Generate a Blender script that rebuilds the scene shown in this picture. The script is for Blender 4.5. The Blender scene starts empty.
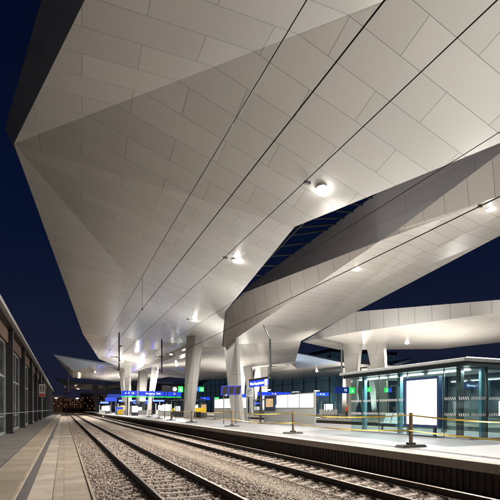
import bpy, bmesh, math, random
import numpy as np
from mathutils import Vector, Matrix
random.seed(7); RNG = np.random.default_rng(11)
S = bpy.context.scene; C = S.collection
R = math.radians

# ------------------------------------------------------------------ materials
def new_mat(name):
    m = bpy.data.materials.new(name); m.use_nodes = True
    return m, m.node_tree, m.node_tree.nodes['Principled BSDF']
def N(nt, t, **kw):
    n = nt.nodes.new(t)
    for k, v in kw.items():
        if k in n.inputs: n.inputs[k].default_value = v
        else: setattr(n, k, v)
    return n
def L(nt, a, b): nt.links.new(a, b)
def rgb(c): return (c[0], c[1], c[2], 1)
def mixc(nt, fac, a, b):
    n = nt.nodes.new('ShaderNodeMix'); n.data_type = 'RGBA'
    for s, v in ((0, fac), (6, a), (7, b)):
        if hasattr(v, 'is_linked'): L(nt, v, n.inputs[s])
        else: n.inputs[s].default_value = v if s == 0 else rgb(v)
    return n.outputs[2]
def ramp(nt, src, a, b, lo=0.0, hi=1.0):
    n = N(nt, 'ShaderNodeMapRange'); L(nt, src, n.inputs[0])
    n.inputs[1].default_value = lo; n.inputs[2].default_value = hi
    n.inputs[3].default_value = a; n.inputs[4].default_value = b
    return n.outputs[0]
def simple(name, col, rough=.5, metal=0, var=.18, scale=6.0, bump=0.0, bscale=60, spec=.5, wear=None, wear_scale=1.5):
    """painted/mineral surface: colour broken up by two noises, optional wear colour and bump"""
    m, nt, b = new_mat(name)
    g = N(nt, 'ShaderNodeNewGeometry'); n = N(nt, 'ShaderNodeTexNoise', Scale=scale, Detail=6.0, Roughness=.6)
    L(nt, g.outputs['Position'], n.inputs['Vector'])
    c = mixc(nt, ramp(nt, n.outputs[0], 0, 1, .3, .7), [x*(1-var) for x in col], [min(1, x*(1+var)) for x in col])
    if wear:
        w = N(nt, 'ShaderNodeTexNoise', Scale=wear_scale, Detail=8.0, Roughness=.7); L(nt, g.outputs['Position'], w.inputs['Vector'])
        c = mixc(nt, ramp(nt, w.outputs[0], 0, .85, .52, .68), c, wear) if False else mixc(nt, ramp(nt, w.outputs[0], 0, .8, .5, .7), (0,0,0), wear) if False else _mix2(nt, ramp(nt, w.outputs[0], 0, .8, .5, .7), c, wear)
    L(nt, c, b.inputs['Base Color'])
    L(nt, ramp(nt, n.outputs[0], max(.02, rough-.08), min(1, rough+.08), .3, .7), b.inputs['Roughness'])
    b.inputs['Metallic'].default_value = metal; b.inputs['Specular IOR Level'].default_value = spec
    if bump:
        n2 = N(nt, 'ShaderNodeTexNoise', Scale=bscale, Detail=4.0); L(nt, g.outputs['Position'], n2.inputs['Vector'])
        bp = N(nt, 'ShaderNodeBump', Strength=bump, Distance=.02); L(nt, n2.outputs[0], bp.inputs['Height']); L(nt, bp.outputs[0], b.inputs['Normal'])
    return m
def _mix2(nt, fac, a, b): return mixc(nt, fac, a, b)
def emit(name, col, strength, var=0.0):
    m, nt, b = new_mat(name)
    b.inputs['Base Color'].default_value = rgb([x*.5 for x in col]); b.inputs['Roughness'].default_value = .3
    b.inputs['Emission Color'].default_value = rgb(col); b.inputs['Emission Strength'].default_value = strength
    if var:
        g = N(nt, 'ShaderNodeNewGeometry'); n = N(nt, 'ShaderNodeTexNoise', Scale=.8, Detail=2.0); L(nt, g.outputs['Position'], n.inputs['Vector'])
        L(nt, ramp(nt, n.outputs[0], strength*(1-var), strength*(1+var), .3, .7), b.inputs['Emission Strength'])
    return m
def panels(name, col, rot=(0,0,0), plane='XY', row=1.2, width=3.6, gap=.012, rough=.3, var=.06, joint=.2, spec=.5, offset=.5, warp=0.0):
    """sheet metal cladding: running-bond panels with open joints, laid out in world space"""
    m, nt, b = new_mat(name)
    g = N(nt, 'ShaderNodeNewGeometry'); mp = N(nt, 'ShaderNodeMapping'); L(nt, g.outputs['Position'], mp.inputs[0])
    mp.inputs['Rotation'].default_value = rot
    v = mp.outputs[0]
    if plane != 'XY':
        sx = N(nt, 'ShaderNodeSeparateXYZ'); cx = N(nt, 'ShaderNodeCombineXYZ'); L(nt, v, sx.inputs[0])
        for i, ax in enumerate(plane): L(nt, sx.outputs['XYZ'.index(ax)], cx.inputs[i])
        v = cx.outputs[0]
    br = N(nt, 'ShaderNodeTexBrick', offset=offset, squash=1.0)
    br.inputs['Scale'].default_value = 1; br.inputs['Brick Width'].default_value = width; br.inputs['Row Height'].default_value = row
    br.inputs['Mortar Size'].default_value = gap; br.inputs['Mortar Smooth'].default_value = .15; br.inputs['Bias'].default_value = 0
    br.inputs['Color1'].default_value = rgb([x*(1-var) for x in col]); br.inputs['Color2'].default_value = rgb([min(1, x*(1+var)) for x in col])
    br.inputs['Mortar'].default_value = rgb([x*joint for x in col])
    L(nt, v, br.inputs['Vector'])
    n = N(nt, 'ShaderNodeTexNoise', Scale=.16, Detail=3.0, Roughness=.5); L(nt, g.outputs['Position'], n.inputs['Vector'])
    dirt = mixc(nt, ramp(nt, n.outputs[0], .0, .16, .3, .75), br.outputs['Color'], [x*.55 for x in col])
    L(nt, dirt, b.inputs['Base Color'])
    n2 = N(nt, 'ShaderNodeTexNoise', Scale=1.7, Detail=5.0); L(nt, g.outputs['Position'], n2.inputs['Vector'])
    L(nt, ramp(nt, n2.outputs[0], rough-.015, rough+.02, .3, .7), b.inputs['Roughness'])
    b.inputs['Specular IOR Level'].default_value = spec
    # joints recessed, sheets very slightly dished
    inv = N(nt, 'ShaderNodeMath', operation='MULTIPLY_ADD'); L(nt, br.outputs['Fac'], inv.inputs[0]); inv.inputs[1].default_value = -1; inv.inputs[2].default_value = 1
    n3 = N(nt, 'ShaderNodeTexNoise', Scale=.55, Detail=1.0); L(nt, g.outputs['Position'], n3.inputs['Vector'])
    ad = N(nt, 'ShaderNodeMath', operation='MULTIPLY_ADD'); L(nt, n3.outputs[0], ad.inputs[0]); ad.inputs[1].default_value = warp; L(nt, inv.outputs[0], ad.inputs[2])
    bp = N(nt, 'ShaderNodeBump', Strength=.5, Distance=.02); L(nt, ad.outputs[0], bp.inputs['Height']); L(nt, bp.outputs[0], b.inputs['Normal'])
    return m
def glass(name, tint=(.75,.88,.88), refl=1.0, rough=.02, base_refl=.06, pale_haze=.0):
    m = bpy.data.materials.new(name); m.use_nodes = True; nt = m.node_tree; nt.nodes.clear()
    o = N(nt, 'ShaderNodeOutputMaterial'); mx = N(nt, 'ShaderNodeMixShader'); t = N(nt, 'ShaderNodeBsdfTransparent'); gl = N(nt, 'ShaderNodeBsdfGlossy')
    t.inputs[0].default_value = rgb(tint); gl.inputs['Roughness'].default_value = rough; gl.inputs[0].default_value = (refl, refl, refl, 1)
    fr = N(nt, 'ShaderNodeLayerWeight'); fr.inputs[0].default_value = .5
    pw = N(nt, 'ShaderNodeMath', operation='POWER'); L(nt, fr.outputs['Facing'], pw.inputs[0]); pw.inputs[1].default_value = 4.0
    f = ramp(nt, pw.outputs[0], base_refl, .9, 0, 1)
    L(nt, f, mx.inputs[0]); L(nt, t.outputs[0], mx.inputs[1]); L(nt, gl.outputs[0], mx.inputs[2])
    last = mx.outputs[0]
    if pale_haze:  # pale diffuse patches that lighten the glass
        df = N(nt, 'ShaderNodeBsdfDiffuse'); df.inputs[0].default_value = (.5,.55,.55,1)
        m2 = N(nt, 'ShaderNodeMixShader'); g = N(nt, 'ShaderNodeNewGeometry'); n = N(nt, 'ShaderNodeTexNoise', Scale=1.2, Detail=5.0); L(nt, g.outputs['Position'], n.inputs['Vector'])
        L(nt, ramp(nt, n.outputs[0], 0, pale_haze*2, .35, .7), m2.inputs[0]); L(nt, last, m2.inputs[1]); L(nt, df.outputs[0], m2.inputs[2]); last = m2.outputs[0]
    L(nt, last, o.inputs[0]); return m

JR = (0, 0, R(2.0))
M = {}
M['soffit'] = panels('soffit panels', (.54,.53,.505), JR, rough=.29, gap=.0085, warp=.3, spec=.5, var=.06, joint=.32)
M['soffit_far'] = panels('far soffit panels', (.56,.53,.49), JR, rough=.17, gap=.013, warp=.9, spec=.6)
M['soffit_b'] = panels('canopy panels', (.58,.545,.50), (0,0,R(4)), rough=.3, gap=.014, row=1.25, width=7.5, warp=.2, var=.04)
M['beam'] = panels('beam panels', (.50,.455,.41), (0,0,R(-19)), 'YX', row=60, width=1.5, gap=.012, rough=.4, offset=0)
M['fascia_c'] = panels('fascia panels', (.60,.58,.55), (0,0,R(0)), 'YZ', row=60, width=2.15, gap=.02, rough=.35, offset=0)
M['fascia'] = simple('shaded roof edge sheet', (.24,.27,.31), .5, 0, .06, 1.0); M['fascia_skylit'] = simple('skylit roof edge sheet', (.30,.37,.47), .45, 0, .06, 1.0)  # same sheet twice: shaded near tone, far tone tinted with sky light
M['roof_top'] = simple('roof membrane', (.30,.31,.32), .7, 0, .1, 1.0)
M['band'] = panels('grey inner cladding', (.50,.475,.475), (0,0,R(-19)), 'YZ', row=1.15, width=5.0, gap=.012, rough=.42, joint=.5)
M['column'] = panels('column sheet', (.52,.50,.47), (0,0,0), 'XZ', row=5.2, width=30, gap=.012, rough=.38)
M['skylight'] = glass('skylight glass', (.92,.96,1.0), .05, .03, .03)
M['dark_metal'] = simple('dark painted steel', (.02,.02,.022), .45, .2, .25, 8)
M['pole'] = simple('galvanised steel', (.20,.20,.205), .45, .6, .2, 10)
M['wire'] = simple('catenary wire', (.012,.011,.011), .6, .5, .2)
M['seal'] = simple('joint seal', (.10,.09,.085), .6, 0, .2)
M['rail_side'] = simple('rusty rail steel', (.028,.019,.014), .75, .1, .4, 14, .3, 80)
M['rail_top'] = simple('polished rail head', (.30,.24,.20), .35, .7, .25, 20)
M['sleeper'] = simple('sleeper concrete', (.35,.29,.25), .85, 0, .25, 9, .4, 90, wear=(.26,.19,.14), wear_scale=3)
M['clip'] = simple('rusty clip steel', (.05,.035,.027), .7, .3, .3, 20)
M['coping'] = simple('coping concrete', (.36,.335,.29), .75, 0, .12, 3, .2, 120, wear=(.27,.24,.20))
M['kerb'] = simple('kerb concrete', (.33,.265,.195), .85, 0, .16, 5, .3, 90, wear=(.15,.115,.085), wear_scale=2)
M['kerb_dark'] = simple('dark kerb face', (.055,.047,.045), .9, 0, .25, 4, .3, 60)  # darker tone for the kerb side and drain channel
M['glassy'] = glass('clear shelter glass', (.84,.93,.925), .9, .015, .05)
M['hazed_glass'] = glass('back glass with added haze', (.80,.92,.92), .9, .03, .06, pale_haze=.07); M['wall_glass'] = glass('barrier glass', (.45,.46,.47), .9, .04, .22, pale_haze=.07)  # pale diffuse added so back panes glow and barrier glass looks brighter
M['far_glass'] = emit('facade glass with added glow', (.28,.62,.85), .022, .6)  # faint teal emission keeps the facade from going black
M['teal'] = simple('teal painted steel', (.07,.16,.19), .4, .1, .12)
M['shelter_dark'] = simple('dark grey steel', (.05,.065,.07), .4, .2, .2)
M['light_grey'] = simple('light grey sheet', (.50,.50,.48), .45, .1, .1)
M['part_grey'] = simple('grey partition glass', (.34,.345,.325), .4, 0, .04, .6)
M['part_frame'] = simple('partition steel', (.33,.35,.34), .4, .4, .1)
M['white_lit'] = emit('backlit white panel', (1,.985,.95), 2.6, .05)
M['poster'] = emit('backlit blank poster', (.97,.985,1), 3.0, .04)
M['poster_frame'] = simple('dark blue frame', (.015,.035,.09), .4, .1, .15)
M['map'] = emit('tan paper map', (.75,.50,.26), .75, .3)
M['blue_sign'] = emit('lit blue sign', (.010,.042,.55), 1.35)
M['blue_strip'] = emit('blue strip light', (.03,.06,1.0), 13); M['navy_sign'] = emit('navy sign', (.006,.02,.16), .9)
M['black_sign'] = simple('black sign face', (.008,.009,.014), .3)
M['green_sign'] = emit('lit green exit sign', (.02,.75,.10), 1.6)
M['sign_white'] = emit('lit white lettering', (1,1,1), 1.6)
M['screen'] = emit('dark screen', (.03,.026,.022), .5); M['screen_blue'] = emit('blue screen edge', (.03,.045,.42), .8)
M['yellow'] = simple('yellow board', (.75,.48,.01), .5, 0, .12)
M['tape'] = simple('yellow barrier tape', (.80,.52,.07), .45, 0, .35, 2.2, spec=.4)
M['post_wood'] = simple('wooden post', (.20,.13,.065), .8, 0, .3, 12, .3, 60)
M['rubber'] = simple('black rubber foot', (.055,.052,.05), .85, 0, .3, 8)
M['seat'] = simple('grey steel seat', (.24,.27,.27), .4, .0, .15)
M['seat_white'] = simple('pale steel seat', (.45,.45,.44), .4, .3, .1)
M['lamp'] = emit('lamp glass', (1,.95,.88), 150)
M['lamp_far'] = emit('far lamp glass', (1,.95,.88), 60)
M['strip'] = emit('strip light', (.93,1,.98), 7)
M['vest_orange'] = simple('orange vest', (.75,.16,.03), .6); M['vest_yellow'] = simple('yellow vest', (.72,.62,.03), .6)
M['skin'] = simple('skin', (.38,.23,.17), .6); M['trousers'] = simple('dark trousers', (.02,.024,.035), .8)
M['helmet'] = simple('yellow helmet', (.70,.50,.02), .35)
M['far_wall'] = simple('far dark wall', (.16,.10,.075), .9, 0, .3, .2)
M['lit_window'] = emit('lit window', (1,.45,.24), .16, .7)
M['red_light'] = emit('red signal lamp', (1,.12,.06), .5)
M['sign_plate'] = simple('white sign plate', (.55,.52,.50), .5, 0, .06)
M['sign_red'] = simple('red sign band', (.38,.07,.05), .5, 0, .1)
M['concrete'] = simple('platform wall concrete', (.09,.085,.08), .9, 0, .2)
M['signal_yellow'] = simple('yellow cable marker', (.72,.60,.03), .5)

def ground_mat():
    m, nt, b = new_mat('ballast bed'); g = N(nt, 'ShaderNodeNewGeometry')
    vo = N(nt, 'ShaderNodeTexVoronoi', Scale=17.0); L(nt, g.outputs['Position'], vo.inputs['Vector'])
    n = N(nt, 'ShaderNodeTexNoise', Scale=2.2, Detail=6.0); L(nt, g.outputs['Position'], n.inputs['Vector'])
    sx = N(nt, 'ShaderNodeSeparateXYZ'); L(nt, vo.outputs['Color'], sx.inputs[0])
    c = mixc(nt, sx.outputs[0], (.11,.083,.066), (.38,.305,.25))
    c = mixc(nt, ramp(nt, n.outputs[0], 0, .5, .35, .7), c, (.20,.145,.11))
    L(nt, c, b.inputs['Base Color']); b.inputs['Roughness'].default_value = .9
    bp = N(nt, 'ShaderNodeBump', Strength=.9, Distance=.03); bp.invert = True; L(nt, vo.outputs['Distance'], bp.inputs['Height']); L(nt, bp.outputs[0], b.inputs['Normal'])
    return m
M['ballast'] = ground_mat()
def stone_mat():
    m, nt, b = new_mat('ballast stone'); a = N(nt, 'ShaderNodeAttribute', attribute_name='tone')
    g = N(nt, 'ShaderNodeNewGeometry'); n = N(nt, 'ShaderNodeTexNoise', Scale=45.0, Detail=3.0); L(nt, g.outputs['Position'], n.inputs['Vector'])
    c = mixc(nt, a.outputs['Fac'], (.10,.076,.06), (.56,.46,.385))
    c = mixc(nt, ramp(nt, n.outputs[0], 0, .4, .4, .7), c, (.16,.115,.09))
    L(nt, c, b.inputs['Base Color']); b.inputs['Roughness'].default_value = .88; return m
M['stone'] = stone_mat()
M['sand'] = simple('compacted sand', (.32,.262,.20), .92, 0, .2, 5, .6, 90, wear=(.25,.195,.15), wear_scale=1.6)
def slab_mat(name, col, sx_, sy_, gap=.008, joint=.5, rough=.8, var=.12, dirt=.5, bump=.3):
    m, nt, b = new_mat(name); g = N(nt, 'ShaderNodeNewGeometry')
    br = N(nt, 'ShaderNodeTexBrick', offset=0.0); br.inputs['Scale'].default_value = 1
    br.inputs['Brick Width'].default_value = sx_; br.inputs['Row Height'].default_value = sy_; br.inputs['Mortar Size'].default_value = gap
    br.inputs['Color1'].default_value = rgb([x*(1-var) for x in col]); br.inputs['Color2'].default_value = rgb([x*(1+var) for x in col]); br.inputs['Mortar'].default_value = rgb([x*joint for x in col])
    L(nt, g.outputs['Position'], br.inputs['Vector'])
    n = N(nt, 'ShaderNodeTexNoise', Scale=.9, Detail=9.0, Roughness=.68); L(nt, g.outputs['Position'], n.inputs['Vector'])
    c = mixc(nt, ramp(nt, n.outputs[0], 0, dirt, .4, .72), br.outputs['Color'], [x*.45 for x in col])
    n4 = N(nt, 'ShaderNodeTexNoise', Scale=38.0, Detail=4.0); L(nt, g.outputs['Position'], n4.inputs['Vector'])
    c = mixc(nt, ramp(nt, n4.outputs[0], 0, .3, .45, .75), c, [x*.6 for x in col])
    L(nt, c, b.inputs['Base Color']); L(nt, ramp(nt, n.outputs[0], rough-.12, rough+.1, .3, .7), b.inputs['Roughness'])
    bp = N(nt, 'ShaderNodeBump', Strength=bump, Distance=.01); L(nt, n4.outputs[0], bp.inputs['Height']); L(nt, bp.outputs[0], b.inputs['Normal'])
    return m
M['platform'] = slab_mat('platform paving', (.235,.232,.24), 1.2, 1.2, .011, .4, .42, .08, .55, .15)
M['left_slab'] = slab_mat('left platform slabs', (.28,.228,.165), 3.0, 1.35, .012, .4, .85, .14, .6)
M['left_strip'] = slab_mat('left asphalt strip', (.13,.115,.10), 9, 2.7, .01, .6, .85, .1, .6)
M['path'] = slab_mat('path slabs', (.35,.285,.22), 5, .62, .010, .55, .8, .16, .75)
M['trough'] = slab_mat('trough lids', (.40,.335,.27), 5, 1.0, .010, .5, .8, .14, .6)
M['earth'] = simple('dark ground', (.06,.05,.042), .95, 0, .25, .4)
def ribbed():
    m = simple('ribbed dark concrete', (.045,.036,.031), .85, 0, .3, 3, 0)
    return m
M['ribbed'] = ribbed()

# ------------------------------------------------------------------ mesh helpers
class MB:
    def __init__(s): s.v = []; s.f = []; s.mi = []
    def add(s, vs, fs, mi=0):
        o = len(s.v); s.v += [tuple(v) for v in vs]; s.f += [tuple(i+o for i in f) for f in fs]; s.mi += [mi]*len(fs); return s
    def box(s, x0, x1, y0, y1, z0, z1, mi=0):
        vs = [(x0,y0,z0),(x1,y0,z0),(x1,y1,z0),(x0,y1,z0),(x0,y0,z1),(x1,y0,z1),(x1,y1,z1),(x0,y1,z1)]
        return s.add(vs, [(3,2,1,0),(4,5,6,7),(0,1,5,4),(1,2,6,5),(2,3,7,6),(3,0,4,7)], mi)
    def hexa(s, bot, top, mi=0):
        n = len(bot); fs = [tuple(range(n-1,-1,-1)), tuple(range(n,2*n))] + [(i,(i+1)%n,n+(i+1)%n,n+i) for i in range(n)]
        return s.add(list(bot)+list(top), fs, mi)
    def tube(s, pts, r, n=8, mi=0, r2=None):
        pts = [Vector(p) for p in pts]; rings = []; r2 = r if r2 is None else r2
        for i, p in enumerate(pts):
            d = (pts[min(i+1,len(pts)-1)]-pts[max(i-1,0)]).normalized()
            a = d.orthogonal().normalized() if abs(d.z) > .9 else d.cross(Vector((0,0,1))).normalized()
            b = d.cross(a); rr = r+(r2-r)*i/(len(pts)-1)
            rings.append([p+a*rr*math.cos(2*math.pi*k/n)+b*rr*math.sin(2*math.pi*k/n) for k in range(n)])
        vs = [v for rg in rings for v in rg]; fs = []
        for i in range(len(pts)-1):
            for k in range(n): fs.append((i*n+k, i*n+(k+1)%n, (i+1)*n+(k+1)%n, (i+1)*n+k))
        fs += [tuple(range(n-1,-1,-1)), tuple((len(pts)-1)*n+k for k in range(n))]
        return s.add(vs, fs, mi)
    def prism_y(s, prof, y0, y1, mi=0):
        n = len(prof); vs = [(x,y0,z) for x,z in prof]+[(x,y1,z) for x,z in prof]
        return s.add(vs, [tuple(range(n)), tuple(range(2*n-1,n-1,-1))]+[(i,n+i,n+(i+1)%n,(i+1)%n) for i in range(n)], mi)
    def disc(s, c, r, h, n=20, mi=0, r2=None):
        return s.tube([c, (c[0],c[1],c[2]+h)], r, n, mi, r2)
    def build(s, name, mats, parent=None, bevel=0, smooth=False):
        me = bpy.data.meshes.new(name); me.from_pydata(s.v, [], s.f)
        mats = mats if isinstance(mats, (list, tuple)) else [mats]
        for m in mats: me.materials.append(m)
        me.polygons.foreach_set('material_index', s.mi)
        bm = bmesh.new(); bm.from_mesh(me); bmesh.ops.recalc_face_normals(bm, faces=bm.faces)
        if bevel: bmesh.ops.bevel(bm, geom=list(bm.edges), offset=bevel, segments=2, affect='EDGES', profile=.6, clamp_overlap=True)
        bm.to_mesh(me); bm.free()
        if smooth: me.polygons.foreach_set('use_smooth', [True]*len(me.polygons))
        o = bpy.data.objects.new(name, me); C.objects.link(o)
        if parent: put(o, parent)
        return o
def put(o, parent):
    o.parent = parent; o.matrix_parent_inverse = Matrix.Translation(-Vector(parent.location)) if parent.type == 'EMPTY' else Matrix()
def tag(o, label=None, cat=None, group=None, kind=None):
    for k, v in (('label',label),('category',cat),('group',group),('kind',kind)):
        if v: o[k] = v
    return o
def thing(name, label, cat, loc=(0,0,0), group=None):
    o = bpy.data.objects.new(name, None); C.objects.link(o); o.location = loc; o.empty_display_size = .3
    return tag(o, label, cat, group)
def lettering(txt, size, mat, parent, loc, rot, depth=.006, align='CENTER'):
    cu = bpy.data.curves.new('lettering', 'FONT'); cu.body = txt; cu.size = size; cu.extrude = depth; cu.align_x = align; cu.align_y = 'CENTER'
    t = bpy.data.objects.new('tmp_text', cu); C.objects.link(t); bpy.context.view_layer.update()
    me = bpy.data.meshes.new_from_object(t.evaluated_get(bpy.context.evaluated_depsgraph_get()))
    bpy.data.objects.remove(t); me.materials.clear(); me.materials.append(mat)
    o = bpy.data.objects.new('lettering', me); C.objects.link(o)
    o.parent = parent; o.matrix_parent_inverse = Matrix.Translation(-Vector(parent.location)) if parent.type == 'EMPTY' else Matrix()
    o.location = loc; o.rotation_euler = rot
    return o
def solid(name, mats, parent, polys, thick=None):
    mb = MB()
    for p in polys: mb.add(p, [tuple(range(len(p)))])
    return mb.build(name, mats, parent)
def V(*a): return Vector(a)

# ------------------------------------------------------------------ setting: ground, tracks' bed, paths, platforms
mb = MB(); mb.add([(-900,-60,-.6),(1200,-60,-.6),(1200,1600,-.6),(-900,1600,-.6)], [(0,1,2,3)])
tag(mb.build('ground', M['earth']), kind='structure')
mb = MB(); mb.box(.59, 4.35, -6, 330, -.6, -.245)
mb.box(6.0, 9.3, -6, 330, -.6, -.245)
tag(mb.build('ballast_bed', M['ballast']), kind='structure')
mb = MB()   # slightly crowned strip of fine sand between the tracks
xs = [4.35,4.6,5.0,5.4,5.75,6.0]; zs = [-.245,-.225,-.21,-.215,-.23,-.245]
for i in range(5): mb.add([(xs[i],-6,zs[i]),(xs[i+1],-6,zs[i+1]),(xs[i+1],330,zs[i+1]),(xs[i],330,zs[i])], [(0,1,2,3)])
tag(mb.build('sand_path', M['sand']), kind='structure')
mb = MB(); mb.box(-.20, .59, -6, 330, -.6, -.235)
tag(mb.build('service_path', M['path'], bevel=0), kind='structure')
mb = MB(); mb.box(-.765, -.235, -6, 330, -.6, -.228)
tag(mb.build('cable_trough_path', M['trough']), kind='structure')
mb = MB(); mb.box(.595, .66, -6, 330, -.6, -.205); mb.box(-.233,-.203,-6,330,-.6,-.215)
tag(mb.build('path_edging_kerb', M['kerb']), kind='structure')
# left platform: raised slabs, kerb, darker strip under the glass wall
mb = MB(); mb.box(-1.55, -.86, -6, 260, -.6, .25); tag(mb.build('pavement_slabs', M['left_slab']), kind='structure')
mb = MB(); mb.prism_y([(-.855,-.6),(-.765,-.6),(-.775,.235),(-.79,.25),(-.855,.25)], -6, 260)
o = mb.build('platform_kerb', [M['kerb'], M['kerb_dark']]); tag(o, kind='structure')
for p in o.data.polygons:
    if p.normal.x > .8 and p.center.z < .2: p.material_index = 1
mb = MB(); mb.box(-6, -1.62, -6, 260, -.6, .27); tag(mb.build('pavement', M['left_strip']), kind='structure')
mb = MB(); mb.box(-1.62, -1.55, -6, 260, -.6, .235); tag(mb.build('drain_channel_pavement', M['kerb_dark']), kind='structure')
# main platform
def platform(x0, x1, y0, y1, edges):
    mb = MB(); mb.box(x0+.45, x1-.45, y0, y1, -.55, .546); tag(mb.build('platform_pavement', M['platform']), kind='structure')
    for side in edges:
        xa, xb = (x0, x0+.45) if side < 0 else (x1-.45, x1)
        mb = MB(); y = y0
        while y < y1:
            mb.box(xa, xb, y+.004, min(y+3.0, y1)-.004, .32, .55); y += 3.0
        tag(mb.build('platform_coping_kerb', M['coping'], bevel=.012), kind='structure')
        mb = MB(); xw = xa+.14 if side < 0 else xb-.14; y = y0
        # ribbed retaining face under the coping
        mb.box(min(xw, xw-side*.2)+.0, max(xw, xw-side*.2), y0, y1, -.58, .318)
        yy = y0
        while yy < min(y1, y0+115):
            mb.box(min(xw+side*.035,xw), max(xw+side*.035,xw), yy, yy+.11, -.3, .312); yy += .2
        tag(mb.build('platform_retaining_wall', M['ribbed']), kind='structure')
mb = MB(); y_ = -20
while y_ < 120:
    for k_ in range(5): mb.box(10.02+k_*.06, 10.05+k_*.06, y_+.01, y_+.59, .546, .551)
    y_ += .6
tag(mb.build('tactile_pavement_strip', M['coping']), kind='structure')
platform(9.0, 21.0, -20, 230, (-1, 1))
platform(31.0, 44.0, -20, 230, (-1,))
platform(54.0, 66.0, -20, 230, (-1,))

# crossing slabs on the path in the middle distance
mb = MB(); mb.box(-.70, .56, 33.5, 35.2, -.228, -.17); o = mb.build('concrete_cover', M['coping'], bevel=.015)
tag(o, 'pale concrete cover slab lying across the path beside the kerb', 'cover slab')

# ------------------------------------------------------------------ ballast stones (nobody could count them)
def stones():
    pts = []
    def sow(x0, x1, y0, y1, dens, rmin, rmax):
        n = int((x1-x0)*(y1-y0)*dens)
        pts.append(np.stack([RNG.uniform(x0,x1,n), RNG.uniform(y0,y1,n), RNG.uniform(rmin,rmax,n)], 1))
    sow(.66, 4.45, 6.5, 16, 520, .02, .044); sow(.66, 4.45, 16, 30, 330, .022, .046); sow(.66, 4.45, 30, 60, 110, .025, .045)
    sow(5.75, 8.95, 7, 20, 420, .018, .034); sow(5.75, 8.95, 20, 45, 160, .02, .04)
    sow(4.35, 5.9, 6.5, 22, 380, .007, .022); sow(4.3, 6.0, 22, 45, 110, .010, .026)
    sow(.60, .66, 6.5, 25, 90, .012, .025)
    p = np.concatenate(pts); n = len(p)
    ph = (p[:,1]/.6) % 1.0; on = (np.abs(ph-.5) < .24) & (np.abs(((p[:,0]-2.58))) < 1.3) | (np.abs(ph-.5) < .24) & (np.abs((p[:,0]-7.18)) < 1.3)
    keep = ~on | (RNG.random(n) < .06)
    railn = np.zeros(n, bool)
    for x in (1.827,3.333,6.427,7.933): railn |= np.abs(p[:,0]-x) < .1
    keep &= ~railn
    p = p[keep]; on = on[keep]; n = len(p)
    base = np.array([(x,y,z) for z in (-1,1) for y in (-1,1) for x in (-1,1)], float)*.72
    v = base[None]*p[:,2][:,None,None]*RNG.uniform(.55,1.25,(n,8,3))
    a = RNG.uniform(0, 2*np.pi, n); t = RNG.uniform(-.9,.9,n); ca, sa, ct, st = np.cos(a), np.sin(a), np.cos(t), np.sin(t)
    x, y, z = v[...,0].copy(), v[...,1].copy(), v[...,2].copy()
    y2 = y*ct[:,None]-z*st[:,None]; z2 = y*st[:,None]+z*ct[:,None]
    v[...,0] = x*ca[:,None]-y2*sa[:,None]; v[...,1] = x*sa[:,None]+y2*ca[:,None]; v[...,2] = z2*.85
    zg = -.262+np.where(on, .075, 0)+RNG.uniform(-.008,.03,n)*np.where(p[:,2]>.02,1,.3)
    sand = (p[:,0]>4.42)&(p[:,0]<5.8); zg = np.where(sand, -.215, zg)
    v[...,0] += p[:,0][:,None]; v[...,1] += p[:,1][:,None]; v[...,2] += zg[:,None]
    q = np.array([(0,2,3,1),(4,5,7,6),(0,1,5,4),(1,3,7,5),(3,2,6,7),(2,0,4,6)])
    f = (q[None]+(np.arange(n)*8)[:,None,None]).reshape(-1)
    me = bpy.data.meshes.new('ballast'); me.vertices.add(n*8); me.loops.add(len(f)); me.polygons.add(n*6)
    me.vertices.foreach_set('co', v.reshape(-1).astype(np.float32)); me.loops.foreach_set('vertex_index', f.astype(np.int32))
    me.polygons.foreach_set('loop_start', np.arange(0, len(f), 4, dtype=np.int32)); me.polygons.foreach_set('loop_total', np.full(n*6, 4, np.int32))
    at = me.attributes.new('tone', 'FLOAT', 'POINT'); at.data.foreach_set('value', np.repeat(RNG.beta(1.6,1.9,n), 8).astype(np.float32))
    me.materials.append(M['stone']); me.update(calc_edges=True); me.validate()
    o = bpy.data.objects.new('ballast', me); C.objects.link(o)
    tag(o, 'brown grey crushed stone ballast around the sleepers', 'ballast', kind='stuff')
stones()

# ------------------------------------------------------------------ tracks
def sleeper_mesh():
    xs = [-1.3,-1.27,-1.0,-.55,-.25,.25,.55,1.0,1.27,1.3]; zt = [-.27,-.235,-.188,-.188,-.215,-.215,-.188,-.188,-.235,-.27]; hw = [.10,.115,.125,.125,.10,.10,.125,.125,.115,.10]
    mb = MB(); vs = []; fs = []
    for x, z, w in zip(xs, zt, hw): vs += [(x,-w-.03,-.42),(x,-w,z-.02),(x,-w+.02,z),(x,w-.02,z),(x,w,z-.02),(x,w+.03,-.42)]
    for i in range(len(xs)-1):
        for k in range(5): fs.append((i*6+k,i*6+k+1,(i+1)*6+k+1,(i+1)*6+k))
    fs += [(0,1,2,3,4,5), tuple((len(xs)-1)*6+k for k in (5,4,3,2,1,0))]
    mb.add(vs, fs); return mb
def clip_mb(sx, d):
    mb = MB()
    if True:
        x = sx+d*.11
        mb.tube([(x-d*.05,-.055,-.15),(x-d*.01,-.06,-.165),(x+d*.03,-.03,-.145),(x+d*.035,0,-.13),(x+d*.03,.03,-.145),(x-d*.01,.06,-.165),(x-d*.05,.055,-.15)], .014, 6)
    return mb
proto = sleeper_mesh().build('railway_sleeper', M['sleeper'])
clips = [clip_mb(a, d).build('rail_fastening', M['clip']) for a in (-.753, .753) for d in (-1, 1)]
for cobj in clips: cobj.parent = proto
first = True
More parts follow.
